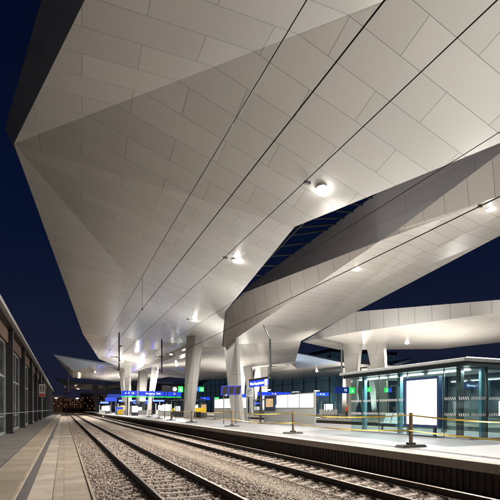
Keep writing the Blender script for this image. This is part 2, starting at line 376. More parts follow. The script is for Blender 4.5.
for xc, ya, n, lab, grp, nclip in ((2.58, 6.3, 168, 'grey concrete sleeper in ballast under the two rails of the nearer track', 'sleepers of the nearer track', 60),
                            (7.18, 3.9, 125, 'grey concrete sleeper under the two rails of the track beside the platform', 'sleepers of the track beside the platform', 60)):
    for k in range(n):
        if first: o = proto; kids = []; first = False
        else:
            o = proto.copy(); C.objects.link(o)
            if k < nclip:
                for ch in clips: cc = ch.copy(); C.objects.link(cc); cc.parent = o
        o.location = (xc+RNG.normal(0,.008), ya+.6*k+RNG.normal(0,.01), RNG.normal(-.008,.006)); o.rotation_euler = (0, 0, RNG.normal(0,.006))
        tag(o, lab, 'sleeper', grp)
mb = MB()
for xc, ya in ((2.58, 6.3+.6*168), (7.18, 3.9+.6*125)):
    y = ya
    while y < 230: mb.box(xc-1.3, xc+1.3, y-.12, y+.12, -.3, -.19); y += .6
tag(mb.build('far_sleepers', M['sleeper']), 'far sleepers merging into stripes where the tracks run out of sight', 'sleepers', kind='stuff')
prof = [(-.075,-.17),(.075,-.17),(.075,-.158),(.02,-.14),(.009,-.12),(.009,-.05),(.034,-.036),(.036,-.006),(.028,0),(-.028,0),(-.036,-.006),(-.034,-.036),(-.009,-.05),(-.009,-.12),(-.02,-.14),(-.075,-.158)]
for x, lab in ((1.827,'nearest steel rail, along the stone ballast beside the path'),(3.333,'steel rail of the nearer track, on the side of the sand strip'),
               (6.427,'steel rail beside the sand strip, on the track next to the platform'),(7.933,'steel rail closest to the dark ribbed platform wall'),
               (22.9,'rusty rail beyond the glass shelter platform, first of the four behind it'),(24.4,'rusty rail beyond the glass shelter platform, second of the four behind it'),(27.4,'rusty rail beyond the glass shelter platform, third of the four behind it'),(28.9,'rusty rail in front of the far platform with the pale bench')):
    mb = MB(); mb.prism_y([(x+a, b) for a, b in prof], -6, 330)
    o = mb.build('steel_rail', [M['rail_side'], M['rail_top']])
    for p in o.data.polygons:
        if p.normal.z > .5 and p.center.z > -.01: p.material_index = 1
    tag(o, lab, 'rail', 'rails of the tracks')

# ------------------------------------------------------------------ roof canopies
def ring_solid(parent, name, low, high, mats):
    """closed edge band between a soffit outline and the roof outline"""
    mb = MB(); n = len(low)
    mb.add(list(low)+list(high), [(i,(i+1)%n,n+(i+1)%n,n+i) for i in range(n)])
    return mb.build(name, mats, parent)
def fill(parent, name, poly, mat):
    bm = bmesh.new(); vs = [bm.verts.new(p) for p in poly]; f = bm.faces.new(vs); bmesh.ops.triangulate(bm, faces=[f])
    me = bpy.data.meshes.new(name); bm.to_mesh(me); bm.free(); me.materials.append(mat)
    o = bpy.data.objects.new(name, me); C.objects.link(o); put(o, parent); return o

P0=V(-2.15,23.16,14.15); NL=V(4.86,-2.38,12.26); MM=V(21.63,-7.88,11.62); Q=V(10.24,18.69,10.58); RR=V(13.88,38.83,10.88); U=V(16.71,54.82,11.13)
C1=V(17.10,65.45,11.69); S1=V(2.66,71.61,13.22); L3=V(18.04,59.69,10.54); L2=V(19.85,56.75,10.25)
FA=V(6.81,98.09,12.37); FB=V(14.5,104,10.3); FC=V(25,97,11.2); FD=V(23.5,70,11.0)
ca = thing('station_canopy', 'largest faceted pale metal canopy overhead, spreading over both near tracks', 'canopy roof', (15,50,.55), 'faceted canopy roofs of the station')
mb = MB()
mb.add([P0,NL,MM], [(0,1,2)]); mb.add([P0,MM,Q], [(0,1,2)]); mb.add([P0,Q,RR,U,C1], [(0,1,2),(0,2,3),(0,3,4)]); mb.add([P0,C1,S1], [(0,1,2)])
mb.add([U,RR,L2,L3,C1], [(0,1,2,3),(0,3,4)])
mb.build('soffit', M['soffit'], ca)
mb = MB(); mb.add([S1,C1,L3,L2,FD,FC,FB,FA], [(0,1,7),(1,6,7),(1,2,6),(2,3,6),(3,4,6),(4,5,6)])
mb.build('far_soffit', M['soffit_far'], ca)
low = [NL,P0,S1,FA,FB,FC,FD,L2,RR,Q,MM]
high = [NL+V(-1.26,-.28,2.1),P0+V(-.36,-.08,.60),S1+V(1.5,.2,1.3),FA+V(1.2,0,1.2),FB+V(0,0,1.4),FC+V(0,0,1.4),FD+V(0,0,1.6),L2+V(0,0,1.9),RR+V(-.8,0,1.5),Q+V(-1.0,0,1.7),MM+V(0,0,1.7)]
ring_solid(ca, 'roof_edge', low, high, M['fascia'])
hn = dict(zip('NL P0 S1 FA FB FC FD L2 RR Q MM'.split(), high)); hn['U'] = U+V(0,0,2.0); hn['C1'] = C1+V(0,0,1.9); hn['L3'] = L3+V(0,0,2.0)
mb = MB()
for tri in ('NL P0 MM','P0 Q MM','P0 RR Q','P0 U RR','P0 C1 U','P0 S1 C1','U L2 RR','U L3 L2','U C1 L3','S1 FA C1','FA FB C1','C1 FB L3','L3 FB L2','L2 FB FD','FD FB FC'):
    mb.add([hn[k_] for k_ in tri.split()], [(0,1,2)])
mb.build('roof', M['roof_top'], ca)
# dark seal along the ridge crease
mb = MB(); mb.tube([P0+V(.05,0,-.004), MM+V(0,0,-.004)], .008, 5); mb.build('crease_strip', M['seal'], ca)
mb = MB(); mb.tube([P0+V(.05,0,.0), C1], .006, 5); mb.build('crease_strip', M['seal'], ca)  # dark strip drawn along the fold so the crease reads
# columns: leaning, with a wide shaded face and a narrow bright one
def column(parent, bl, br_, tl, tr, depth, mat=None, split=.8):
    def ring(l, r):
        l, r = Vector(l), Vector(r); d = (r-l); n = V(d.y, -d.x, 0).normalized()*depth
        return [l, l+d*split+n*.75, r+n*.15, l+d*.85-n*.6, l+d*.2-n*.7]
    mb = MB(); mb.hexa(ring(bl, br_), ring(tl, tr)); return mb.build('column', mat or M['column'], parent)
def flare(parent, rings, depth, split=.8, mat=None):
    def ring(l, r):
        l, r = Vector(l), Vector(r); d = (r-l); n = V(d.y, -d.x, 0).normalized()*depth
        return [l, l+d*split+n*.75, r+n*.15, l+d*.85-n*.6, l+d*.2-n*.7]
    rr = [ring(*a) for a in rings]; mb = MB(); n = 5; vs = [v for r_ in rr for v in r_]; fs = []
    for i in range(len(rr)-1): fs += [(i*n+k, i*n+(k+1)%n, (i+1)*n+(k+1)%n, (i+1)*n+k) for k in range(n)]
    fs += [(4,3,2,1,0), tuple((len(rr)-1)*n+k for k in range(n))]
    mb.add(vs, fs); return mb.build('column', mat or M['column'], parent)
column(ca, (14.62,57.3,.546), (15.85,56.6,.546), (15.52,59.1,12.5), (16.86,55.03,12.7), .9)

cb = thing('station_canopy', 'pale canopy with dark inner band and skylight, carried by the thick column near the screens', 'canopy roof', (15.7,41,.55), 'faceted canopy roofs of the station')
Rb=V(14.70,41.11,11.43); R2=V(15.53,38.42,12.72); B1=V(20.51,24.99,13.64); B1b=V(20.91,23.73,14.0); B2=V(21.45,16.45,15.47); B3=V(22.2,6,17.6)
g1=V(16.00,37.84,13.38); g2=V(19.78,30.50,16.45); g3=V(20.63,26.02,17.22); g4=V(21.65,20.71,17.99); g5=V(22.8,6,19.2)
w1=V(15.61,40.41,8.79); wl=V(14.99,42.45,8.03); w2=V(18.76,30.52,11.86); W2a=V(21.93,20.58,13.8); W2b=V(21.91,16.8,13.42); W2c=V(22.3,6,12.5)
N1=V(21.57,60.37,11.11); sm=V(21.1,41.5,13.5); sb1=V(32.74,57.81,12.0); sb2=V(29.54,40.17,12.49); sb3=V(26.01,19.95,13.03); sb4=V(23.6,6,13.4)
k1=V(26.8,38.1,13.1); k2=V(23.6,17.9,13.25)
mb = MB(); mb.add([R2,B1,B1b,B2,B3,g5,g4,g3,g2,g1], [(0,1,8,9),(1,2,7,8),(2,3,6,7),(3,4,5,6)]); mb.build('inner_band', M['band'], cb, smooth=True)
mb = MB(); mb.add([Rb,R2,B1,w2,w1,wl], [(0,1,2,3,4,5)]); mb.add([B1b,B2,B3,W2c,W2b,W2a], [(0,1,4,5),(1,2,3,4)])
mb.add([Rb,R2,g1,V(17.2,41.3,13.7),V(17.0,42.3,9.5),w1], [(0,1,2,3),(0,3,4,5)]); mb.add([Rb,wl,w1,V(17.0,42.3,9.5),V(17.2,41.3,13.7)], [(0,1,3,4),(1,2,3)])
mb.add([w1,w2,B1,V(21.1,26,15.5),V(20.4,33,14.5),V(17.0,42.3,10.5)], [(0,1,4,5),(1,2,3,4)])
mb.build('beam', M['beam'], cb)
sm.z = 12.95
mb = MB()
mb.add([B1,B1b,W2a,W2b,W2c,sb4,k2,sb3,k1,sb2,sb1,N1,sm], [(0,1,2),(2,3,6),(3,4,6),(4,5,6),(0,2,8),(2,6,8),(0,8,12),(12,8,10),(12,10,11),(6,5,7),(6,7,8),(7,9,8),(8,9,10)])
mb.build('soffit', M['soffit_b'], cb)
low = [sb4,sb3,sb2,sb1,N1,sm]; high = [p+V(.0,0,.35) for p in (sb4,sb3,sb2,sb1)]+[N1+V(0,0,1.2), V(20.9,41,16.0)]
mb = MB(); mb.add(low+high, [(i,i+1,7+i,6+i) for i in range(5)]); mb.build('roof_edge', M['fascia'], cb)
mb = MB(); mb.add(high+[g2,g3,g4,g5,k1+V(0,0,1.4),k2+V(0,0,1.6)], [(0,1,11),(1,2,10),(1,10,11),(2,3,10),(3,4,10),(4,5,10),(5,6,10),(6,7,10),(7,11,10),(7,8,11),(8,9,11),(9,0,11)]); mb.build('roof', M['roof_top'], cb)
BF0=V(45,82,11.6); BF1=V(41,106,10.7); BF2=V(25.3,100,11.2)
mb = MB(); mb.add([N1,sb1,BF0,BF1,BF2], [(0,1,2),(0,2,3),(0,3,4)]); mb.build('far_soffit', M['soffit_far'], cb)
mb = MB(); h_ = V(0,0,1.3); mb.add([N1,sb1,BF0,BF1,BF2,N1+h_,sb1+V(0,.5,.5),BF0+h_,BF1+h_,BF2+h_], [(5,6,7),(5,7,8),(5,8,9),(1,2,7,6),(2,3,8,7),(3,4,9,8),(4,0,5,9)]); mb.build('far_roof', M['roof_top'], cb)
# skylight between the two roofs
sk = [g1,g2,g3,g4,g5, MM+V(0,3,4.2), V(15.5,12.3,16.2), V(12.4,24.2,16.0), V(14.9,38.5,13.9)]
mb = MB(); mb.add(sk, [(0,1,7,8),(1,2,7),(2,3,6,7),(3,4,5,6)]); sky_o = mb.build('skylight', M['skylight'], cb)
bars = []
for i in range(11):
    t = i/10; a = g1.lerp(g2, t*2) if t < .5 else g2.lerp(g3, t*2-1); b = V(14.9,38.5,13.9).lerp(V(12.4,24.2,16.0), t)
    bars.append((a+V(0,0,-.08), b+V(0,0,-.08)))
bars += [(bars[0][0].lerp(bars[0][1],.45), bars[10][0].lerp(bars[10][1],.45))]
for i in range(4):
    t = (i+1)/4; a = g3.lerp(g4, t); b = V(12.4,24.2,16.0).lerp(V(15.5,12.3,16.2), t); bars.append((a+V(0,0,-.08), b+V(0,0,-.08)))
for a, b in bars:
    mb = MB(); mb.tube([a, b], .07, 6); o = mb.build('glazing_bar', M['dark_metal']); o.parent = sky_o; o.matrix_parent_inverse = Matrix.Identity(4)
K2 = [[(15.26,40.51,0.55),(15.80,39.74,0.55),(16.46,40.21,0.55),(16.36,40.91,0.55),(15.51,41.26,0.55)],
      [(15.00,40.94,3.68),(15.71,40.10,3.66),(16.26,40.63,3.69),(16.16,41.33,3.69),(15.25,41.69,3.68)],
      [(15.13,42.68,8.37),(15.56,40.32,8.82),(15.98,40.80,9.07),(15.88,41.60,9.37),(15.83,42.98,8.77)]]
mb = MB(); n_ = 5; vs = [v for r_ in K2 for v in r_]
mb.add(vs, [(i*n_+k, i*n_+(k+1)%n_, (i+1)*n_+(k+1)%n_, (i+1)*n_+k) for i in range(len(K2)-1) for k in range(n_)]+[(4,3,2,1,0), tuple((len(K2)-1)*n_+k for k in range(n_))]); mb.build('column', M['column'], cb)

cc = thing('station_canopy', 'canopy with tall pale panelled edge crossing behind the glass shelter roof', 'canopy roof', (40,55,.55), 'faceted canopy roofs of the station')
c1=V(36.87,64.75,13.07); cmb=V(36.55,49.69,12.3); c5b=V(41.07,31.49,11.68); c6b=V(44.5,17,11.3); cmt=V(36.45,49.6,15.03); c5t=V(41.0,31.4,12.95); c6t=V(44.4,17,12.1)
cf1=V(43.91,63.95,11.99); cf2=V(56.67,54.21,11.62); cf3=V(61.15,46.89,11.94); cf4=V(66,25,12.4)
mb = MB(); mb.add([c1,cmb,c5b,c6b,c6t,c5t,cmt], [(0,1,6),(1,2,5,6),(2,3,4,5)]); mb.build('panelled_edge', M['fascia_c'], cc)
mb = MB(); mb.add([c1,cmb,c5b,c6b,cf4,cf3,cf2,cf1], [(0,1,7),(1,6,7),(1,2,6),(2,5,6),(2,3,4,5)]); mb.build('soffit', M['soffit_b'], cc)
up = V(0,0,1.2); mb = MB(); mb.add([c1+V(.5,0,.3),cmt,c5t,c6t,cf4+up,cf3+up,cf2+up,cf1+up], [(0,1,7),(1,6,7),(1,2,6),(2,5,6),(2,3,4,5)]); mb.build('roof', M['roof_top'], cc)
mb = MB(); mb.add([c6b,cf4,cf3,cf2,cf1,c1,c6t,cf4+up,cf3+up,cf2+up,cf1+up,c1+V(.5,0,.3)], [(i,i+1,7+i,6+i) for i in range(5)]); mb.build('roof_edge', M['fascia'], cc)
column(cc, (41.3,57.9,.546), (42.3,57.5,.546), (40.6,58.4,12.4), (43.4,57.0,12.4), .9)
column(cc, (46.0,55.7,.546), (47.1,55.2,.546), (43.6,56.6,12.4), (46.6,55.4,12.4), .9)

# repeated roof bays farther along the platforms
def canopy_bay(cx, y0, sz=1.0, label=''):
    t = thing('station_canopy', label, 'canopy roof', (cx,y0,.55), 'faceted canopy roofs of the station')
    def p(x, y, z): return V(cx-15+x, y0+y, z*sz)
    T,K,Nn,Nc,Kr,Nr,Tr = p(-2.2,0,14.15),p(1.9,4.0,11.0),p(8,-4,11.9),p(15,-7,11.2),p(28.1,4.0,11.0),p(22,-4,11.9),p(32.2,0,14.15)
    G,Cc,Gr,Mm = p(2.5,42,11.9),p(15,40,10.8),p(27.5,42,11.9),p(15,17,11.9)
    mb = MB(); mb.add([K,Nn,Nc,Nr,Kr,Mm,T,Tr,G,Cc,Gr], [(0,1,5),(1,2,5),(2,3,5),(3,4,5),(6,0,8),(0,5,9,8),(5,4,10,9),(4,7,10)]); mb.build('soffit', M['soffit_far'], t)
    mb = MB(); mb.add([T,K,Nn], [(0,1,2)]); mb.add([Tr,Kr,Nr], [(0,1,2)])
    h = V(0,0,.5); mb.add([Nn,Nc,Nr,Nn+h,Nc+V(0,0,1.4),Nr+h], [(0,1,4,3),(1,2,5,4)]); mb.add([T,G,Cc,Gr,Tr,T+V(.3,0,.2),G+V(1,0,1),Cc+V(0,0,1.4),Gr+V(-1,0,1),Tr+V(-.3,0,.2)], [(0,1,6,5),(1,2,7,6),(2,3,8,7),(3,4,9,8)])
    mb.add([T,Nn,Nn+h,T+V(.3,0,.2)], [(0,1,2,3)]); mb.add([Tr,Nr,Nr+h,Tr+V(-.3,0,.2)], [(0,1,2,3)]); mb.build('roof_edge', M['fascia_skylit'], t)
    mb = MB(); mb.add([T+V(.3,0,.2),Nn+h,Nc+V(0,0,1.4),Nr+h,Tr+V(-.3,0,.2),Gr+V(-1,0,1),Cc+V(0,0,1.4),G+V(1,0,1)], [(0,1,7),(1,2,6,7),(2,3,5,6),(3,4,5)]); mb.build('roof', M['roof_top'], t)
    for (bx, by, tx, ty) in ((-1.2,3,-2.2,0),(1.4,3,2.4,0),(-1.2,-5,-2,-3),(1.4,-5,2.2,-3)):
        a, b = p(15+bx,by,0), p(15+tx,ty,0)
        column(t, (a.x-.5,a.y+.2,.54), (a.x+.5,a.y-.2,.54), (b.x-.95,b.y+.4,11.2), (b.x+.95,b.y-.4,11.2), .6)
    return t
canopy_bay(15, 107, .98, 'distant canopy whose blue grey pointed tip reaches into the sky left of the tracks')
canopy_bay(13.5, 186, .98, 'farthest small canopy tip low over the tracks near the horizon')
canopy_bay(39, 92, 1, 'dim folded canopy behind the hanging blue station sign, over the middle platform')
canopy_bay(39, 176, 1, 'remote canopy over the middle platform, lower in the distance')
canopy_bay(62, 84, 1, 'folded canopy over the last platform in front of the dark glass hall')
column(ca, (11.8,95,.546), (12.6,94.6,.546), (11.3,92.5,11.6), (12.8,91.9,11.6), .6); column(ca, (16.2,95,.546), (17.0,94.6,.546), (16.9,92.5,10.9), (18.4,91.9,10.9), .6)

# ------------------------------------------------------------------ lamps on the soffits; some far ones added to lift the light
def lamp(x, y, z, label, power, far=False, r=.2, spot=True, blend=.6):
    r *= .72; t = thing('ceiling_lamp', label, 'lamp', (x,y,z), 'round spotlights under the canopies')
    mb = MB(); mb.disc((x,y,z-.03), r+.03, .16, 20); mb.build('housing', M['light_grey'], t, smooth=False)
    mb = MB(); n_ = 6
    mb.tube([(x,y,z-.035-.12*math.cos(q_/n_*math.pi/2)) for q_ in range(n_+1)], r, 24)
    nv = 24
    for q_ in range(n_+1):
        f_ = max(.05, math.sin(q_/n_*math.pi/2))
        for m_ in range(nv): vx, vy, vz = mb.v[q_*nv+m_]; mb.v[q_*nv+m_] = (x+(vx-x)*f_, y+(vy-y)*f_, vz)
    mb.build('lamp_glass', M['lamp_far' if far else 'lamp'], t, smooth=True)
    mb = MB(); mb.box(x-.85,x-.58,y-.06,y+.06,z-.02,z+.10); mb.build('driver_box', M['pole'], t)
    if power:
        d = bpy.data.lights.new('lamp_light', 'SPOT'); d.energy = power; d.color = (1,.945,.87); d.spot_size = R(172); d.spot_blend = blend; d.shadow_soft_size = .18
        o = bpy.data.objects.new('lamp_light', d); C.objects.link(o); o.parent = t; o.location = (0,0,-.28)
KP = 1.32
lamp(10.04,15.94,11.18,'brightest round spotlight, under the largest canopy beside the overhead wire',5200*KP,r=.26)
lamp(9.90,25.65,11.11,'round spotlight under the middle of the largest canopy, left of the skylight opening',4600*KP,r=.30)
lamp(13.15,46.90,11.57,'round spotlight just left of the slim leaning column',4200*KP,r=.36)
lamp(22.48,30.29,13.46,'spotlight under the second canopy just below the grey beam',3400*KP,True,.27)
lamp(24.44,49.74,12.61,'spotlight under the second canopy, right of the thick column',3600*KP,True,.36)
lamp(22.74,18.14,13.42,'spotlight near the right edge of the photo, under the grey beam',11000*KP,True,.22)
lamp(48.35,52.66,11.90,'spotlight under the canopy with the panelled edge, above the shelter',4000*KP,True,.38)
lamp(15.5,3.5,11.62,'round spotlight under the near end of the largest canopy behind the viewer',3000*KP,r=.26)
lamp(15.89,70.30,10.67,'spotlight right behind the slim leaning column, under the far half of the largest canopy',5000*KP,True,.3)
lamp(10.63,93.92,11.48,'spotlight far along the tracks under the end of the largest canopy',11000*KP,True,.3)
lamp(21.5,90,10.85,'added spotlight between the two main columns, far along the platform',11000*KP,True,.3)
lamp(7.22,117.71,11.15,'small distant spotlight under the pointed canopy, over the tracks',11000*KP,True,.3)
lamp(15.0,135,11.25,'small added distant spotlight over the far platform end',11000*KP,True,.3)  # bay centre lamp, added to brighten the distance
lamp(15.0,203,11.85,'tiny added spotlight under the farthest canopy',11000*KP,True,.3)
lamp(36.22,91.42,11.63,'small spotlight under the dim folded canopy behind the station sign',11000*KP,True,.35)
lamp(39,109,11.85,'small added spotlight deeper under the dim folded canopy over the middle platform',11000*KP,True,.35)
lamp(29.5,78,11.45,'added spotlight under the far half of the second canopy, left of the hanging grey pole',5000*KP,True,.3)
lamp(62,101,11.85,'small added spotlight under the canopy in front of the dark glass hall',6000*KP,True,.35)
# ------------------------------------------------------------------ overhead wires and their hangers
def wire(label, x, z0, sag=0.0, r=.008, y1=300, span=50):
    mb = MB(); pts = []; y = -25
    while y <= y1:
        u = ((y-12) % span)/span; pts.append((x, y, z0+sag*(4*(u-.5)**2))); y += 2.5
    mb.tube(pts, r, 5); return tag(mb.build('overhead_wire', M['wire']), label, 'wire', 'overhead wires of the tracks')
wire('lower overhead contact wire above the nearer track', 2.58, 5.37, r=.009)
wire('upper overhead wire above the nearer track, joined to the contact wire by droppers', 2.58, 6.46, .12)
wire('single overhead feeder wire running between the two near tracks', 4.88, 6.8, r=.010)
wire('overhead contact wire above the track beside the platform', 7.18, 5.6, r=.012)
wire('upper overhead wire above the track beside the platform', 7.18, 6.7, .1)
for k, y in enumerate((16,28,40,52,64)):
    mb = MB(); mb.tube([(2.58,y,5.37),(2.58,y,6.5)], .006, 4); mb.box(2.56,2.60,y-.03,y+.03,5.35,5.40)
    tag(mb.build('dropper', M['wire']), ('nearest','second','third','fourth','farthest')[k]+' thin dropper linking the two wires above the nearer track', 'dropper', 'droppers of the overhead wire')
def hanger(x, y, z0, z1, label, arms, r=.09, mat='dark_metal'):
    t = thing('catenary_hanger', label, 'hanging pole', (x,y,z0), 'poles hanging from the canopies')
    mb = MB(); mb.tube([(x,y,z0),(x,y,z1)], r, 10); mb.build('pole', M[mat], t)
    for dx, z, dz in arms:
        mb = MB(); mb.tube([(x,y,z),(x+dx,y,z+dz)], .04, 6); mb.tube([(x+dx*.3,y,z+dz*.3-.12),(x+dx*.3,y,z+dz*.3+.12)], .06, 6); mb.build('arm', M[mat], t)
hanger(6.95,62.5,7.0,12.3,'dark pole hanging from the canopy corner over the nearer track with side arms',[(-1.1,8.9,.0),(-.8,7.1,.35),(.7,10.4,.1)])
hanger(12.4,60.5,6.7,11.4,'dark pole hanging left of the slim leaning column with side arms',[(-.9,9.0,-.05),(-1.0,7.0,.3)])
hanger(23.4,49.0,6.2,10.4,'grey pole hanging right of the thick column above the blue station sign',[(.7,7.1,.0)],.13,'pole')
mb = MB(); mb.tube([(22.75,50.0,12.6),(23.4,49.0,10.4)], .07, 8); tag(mb.build('stay_rod', M['pole']), 'slanting grey stay rod from the second canopy to the hanging pole', 'rod')
hanger(43.6,63.0,7.6,12.3,'pale pole hanging in front of the dark sky gap left of the shelter',[(.6,8.2,.0)],.14,'light_grey')
hanger(.9,106,5.6,11.2,'thin dark pole hanging under the distant pointed canopy',[(-.7,7.0,.0)],.10)

# ------------------------------------------------------------------ glass wall on the left
gw = thing('glass_wall', 'long dark steel and glass barrier wall along the left platform', 'wall', (-3.2,60,.27))
ys = [3.4+9.3*k for k in range(0, 16)]
for y in ys:
    mb = MB(); mb.box(-3.40,-2.94,y-.2,y+.2,.27,6.75); mb.box(-3.47,-2.87,y-.27,y+.27,.27,.33); mb.build('post', M['dark_metal'], gw, bevel=.01)
for i in range(len(ys)-1):
    y0, y1 = ys[i]+.2, ys[i+1]-.2
    fr = MB()
    for (a, b) in ((y0,y0+.1),(y1-.1,y1)): fr.box(-3.44,-3.34,a,b,.27,5.9)
    for (a, b) in ((.27,.42),(3.7,3.82),(5.78,5.9),(1.32,1.38)): fr.box(-3.44,-3.34,y0+.1,y1-.1,a,b)
    for k in (1, 2): yy = y0+(y1-y0)*k/3; fr.box(-3.43,-3.35,yy-.04,yy+.04,.42,5.78)
    f = fr.build('glazing_frame', M['part_frame'], gw)
    g = MB(); g.box(-3.40,-3.385,y0+.1,y1-.1,.42,5.78); go = g.build('glass', M['wall_glass']); go.parent = f; go.matrix_parent_inverse = Matrix.Identity(4)
mb = MB(); mb.box(-3.5,-3.2,-4,145,5.9,6.9); mb.build('top_beam', M['far_wall'], gw)
mb = MB(); mb.box(-3.19,-2.86,-4,145,6.75,6.86); mb.build('gutter', M['dark_metal'], gw)
mb = MB(); mb.box(-3.5,-2.72,-4,145,6.9,7.13); mb.build('coping', M['light_grey'], gw, bevel=.02)
mb = MB(); mb.tube([(-2.90,-4,1.55),(-2.90,145,1.55)], .025, 6); mb.build('handrail', M['pole'], gw)
mb = MB(); mb.box(-9,-8.7,-4,150,.27,4.2); o = mb.build('background_wall', M['light_grey']); tag(o, 'pale low wall seen dimly through the left glass barrier', 'wall')
# small sign on a post by the wall
sg = thing('track_sign', 'small white and red sign plate on a thin post beside the glass wall', 'sign', (-2.05,45.5,.27))
mb = MB(); mb.tube([(-2.05,45.5,.27),(-2.05,45.5,4.55)], .04, 8); mb.build('post', M['pole'], sg)
mb = MB(); mb.box(-2.32,-1.78,45.42,45.45,3.35,4.55); pl = mb.build('plate', M['sign_plate'], sg, bevel=.01)
mb = MB(); mb.box(-2.30,-1.80,45.405,45.418,3.37,3.66); o = mb.build('red_band', M['sign_red'], sg)
mb = MB()
for bx in ((-2.22,-1.88,4.30,4.36),(-2.22,-1.88,3.86,3.92),(-2.22,-2.15,3.92,4.30),(-1.95,-1.88,3.92,4.30),(-2.15,-1.95,4.08,4.13)): mb.box(bx[0],bx[1],45.405,45.418,bx[2],bx[3])
mb.build('symbol', M['black_sign'], sg)

sg.location.x += .17; sg.location.z -= .42
for ch in sg.children:
    if ch.name.startswith('post'): ch.scale.z = 1.0
# ------------------------------------------------------------------ barrier posts and tape on the platform edge
bp_ = [(10.5,3.6),(10.51,11.27),(10.76,19.82),(11.05,29.45),(10.87,39.63),(10.9,48.23),(11.6,58.5),(12.2,69.3)]
blab = ['wooden barrier post on rubber foot at the right, just outside the shelter corner','wooden barrier post on rubber foot standing before the white poster of the shelter','wooden barrier post standing in front of the three white panels',
        'wooden barrier post standing in front of the four white panels under the screens','wooden barrier post right at the foot of the slim leaning column','wooden barrier post left of the slim leaning column','small far barrier post under the long blue sign','smallest farthest barrier post under the left end of the long blue sign']
for (x, y), lb in zip(bp_, blab):
    t = thing('barrier_post', lb, 'barrier post', (x,y,.55), 'barrier posts along the platform edge')
    mb = MB(); mb.box(x-.045,x+.045,y-.045,y+.045,.62,1.68); mb.build('post', M['post_wood'], t, bevel=.008)
    mb = MB(); mb.hexa([(x-.52,y-.2,.55),(x+.52,y-.2,.55),(x+.52,y+.2,.55),(x-.52,y+.2,.55)], [(x-.46,y-.16,.63),(x+.46,y-.16,.63),(x+.46,y+.16,.63),(x-.46,y+.16,.63)]); mb.box(x-.12,x+.12,y-.1,y+.1,.63,.70); mb.build('rubber_foot', M['rubber'], t, bevel=.012)
for z, lb in ((1.60,'upper yellow barrier tape strung from post to post along the platform'),(1.10,'lower yellow barrier tape strung from post to post along the platform')):
    mb = MB()
    for (a, b) in zip(bp_[:-1], bp_[1:]):
        n = 26; vs = []; fs = []; tw = RNG.uniform(-.5,.5); RNGS = RNG.uniform(.05,.16); ph = RNG.uniform(0,6)
        for k in range(n+1):
            t = k/n; x = a[0]+(b[0]-a[0])*t-.052; y = a[1]+(b[1]-a[1])*t; zz = z-RNGS*4*t*(1-t)+RNG.normal(0,.002)
            an = tw+.7*math.sin(ph+t*7); dz, dx = .026*math.cos(an), .026*math.sin(an)
            vs += [(x-dx-.002,y,zz-dz),(x-dx+.002,y,zz-dz),(x+dx+.002,y,zz+dz),(x+dx-.002,y,zz+dz)]
        for k in range(n):
            for j in range(4): fs.append((k*4+j,k*4+(j+1)%4,(k+1)*4+(j+1)%4,(k+1)*4+j))
        fs += [(3,2,1,0),(n*4,n*4+1,n*4+2,n*4+3)]; mb.add(vs, fs)
    tag(mb.build('barrier_tape', M['tape']), lb, 'barrier tape')

# ------------------------------------------------------------------ glass waiting shelter
sh = thing('waiting_shelter', 'glass waiting shelter with flat roof standing on the platform at right', 'shelter', (16.6,17,.55))
X0, X1, Y0, Y1 = 15.1, 18.3, 12.9, 20.9
mb = MB(); mb.box(X0-.45,X1+.3,Y0-.12,Y1+.5,3.72,3.86); mb.build('roof', M['part_frame'], sh, bevel=.02)
mb = MB(); mb.box(X0-.30,X1+.2,Y0-.02,Y1+.35,3.54,3.717); mb.build('roof_fascia', M['shelter_dark'], sh)
for i in range(14):
    x = X0-.25+i*.14; mb = MB(); mb.box(x,x+.06,Y0-.08,Y0-.04,3.865,3.895); mb.build('roof_lamp', M['strip'], sh)
mb = MB(); mb.box(X0-.02,X1+.02,Y0,Y1,.55,.61); mb.build('floor_plinth', M['platform'], sh)
# glass panes, side to the platform edge / ends / back
def pane(x0,x1,y0,y1,z0=.63,z1=3.535,m='glassy'): 
    mb = MB(); mb.box(x0,x1,y0,y1,z0,z1); return mb.build('glass_pane', M[m], sh)
fy = [Y0,13.55,14.25,16.45,17.05,18.5,19.9,Y1]
for a, b in zip(fy[:-1], fy[1:]):
    p = pane(X0,X0+.012,a+.008,b-.008)
    for z in (2.18,1.50):
        mk = MB(); y = a+.05
        while y < b-.1:
            mk.add([(X0-.004,y,z),(X0-.004,y+.045,z),(X0-.004,y+.085,z+.12),(X0-.004,y+.04,z+.12),(X0-.001,y,z),(X0-.001,y+.045,z),(X0-.001,y+.085,z+.12),(X0-.001,y+.04,z+.12)], [(0,1,2,3),(7,6,5,4),(0,4,5,1),(1,5,6,2),(2,6,7,3),(3,7,4,0)]); y += .105
        o = mk.build('safety_marking', M['sign_plate']); o.parent = p; o.matrix_parent_inverse = Matrix.Identity(4)
for a, b in ((X0,X0+1.0),(X0+1.0,X0+2.1),(X0+2.1,X1)):
    p = pane(a+.012,b-.012,Y0,Y0+.012)
    for z in (2.18,1.50):
        mk = MB(); x = a+.06
        while x < b-.1:
            mk.add([(x,Y0-.004,z),(x+.045,Y0-.004,z),(x+.085,Y0-.004,z+.12),(x+.04,Y0-.004,z+.12),(x,Y0-.001,z),(x+.045,Y0-.001,z),(x+.085,Y0-.001,z+.12),(x+.04,Y0-.001,z+.12)], [(0,1,2,3),(7,6,5,4),(0,4,5,1),(1,5,6,2),(2,6,7,3),(3,7,4,0)]); x += .105
        o = mk.build('safety_marking', M['sign_plate']); o.parent = p; o.matrix_parent_inverse = Matrix.Identity(4)
pane(X0+.012,X1,Y1-.012,Y1); pane(X1-.012,X1,Y0+.02,17.0,m='hazed_glass'); pane(X1-.012,X1,17.0,Y1-.02,m='hazed_glass')
def scol(x0,x1,y0,y1,m): mb = MB(); mb.box(x0,x1,y0,y1,.612,3.535); mb.build('column', M[m], sh, bevel=.006)
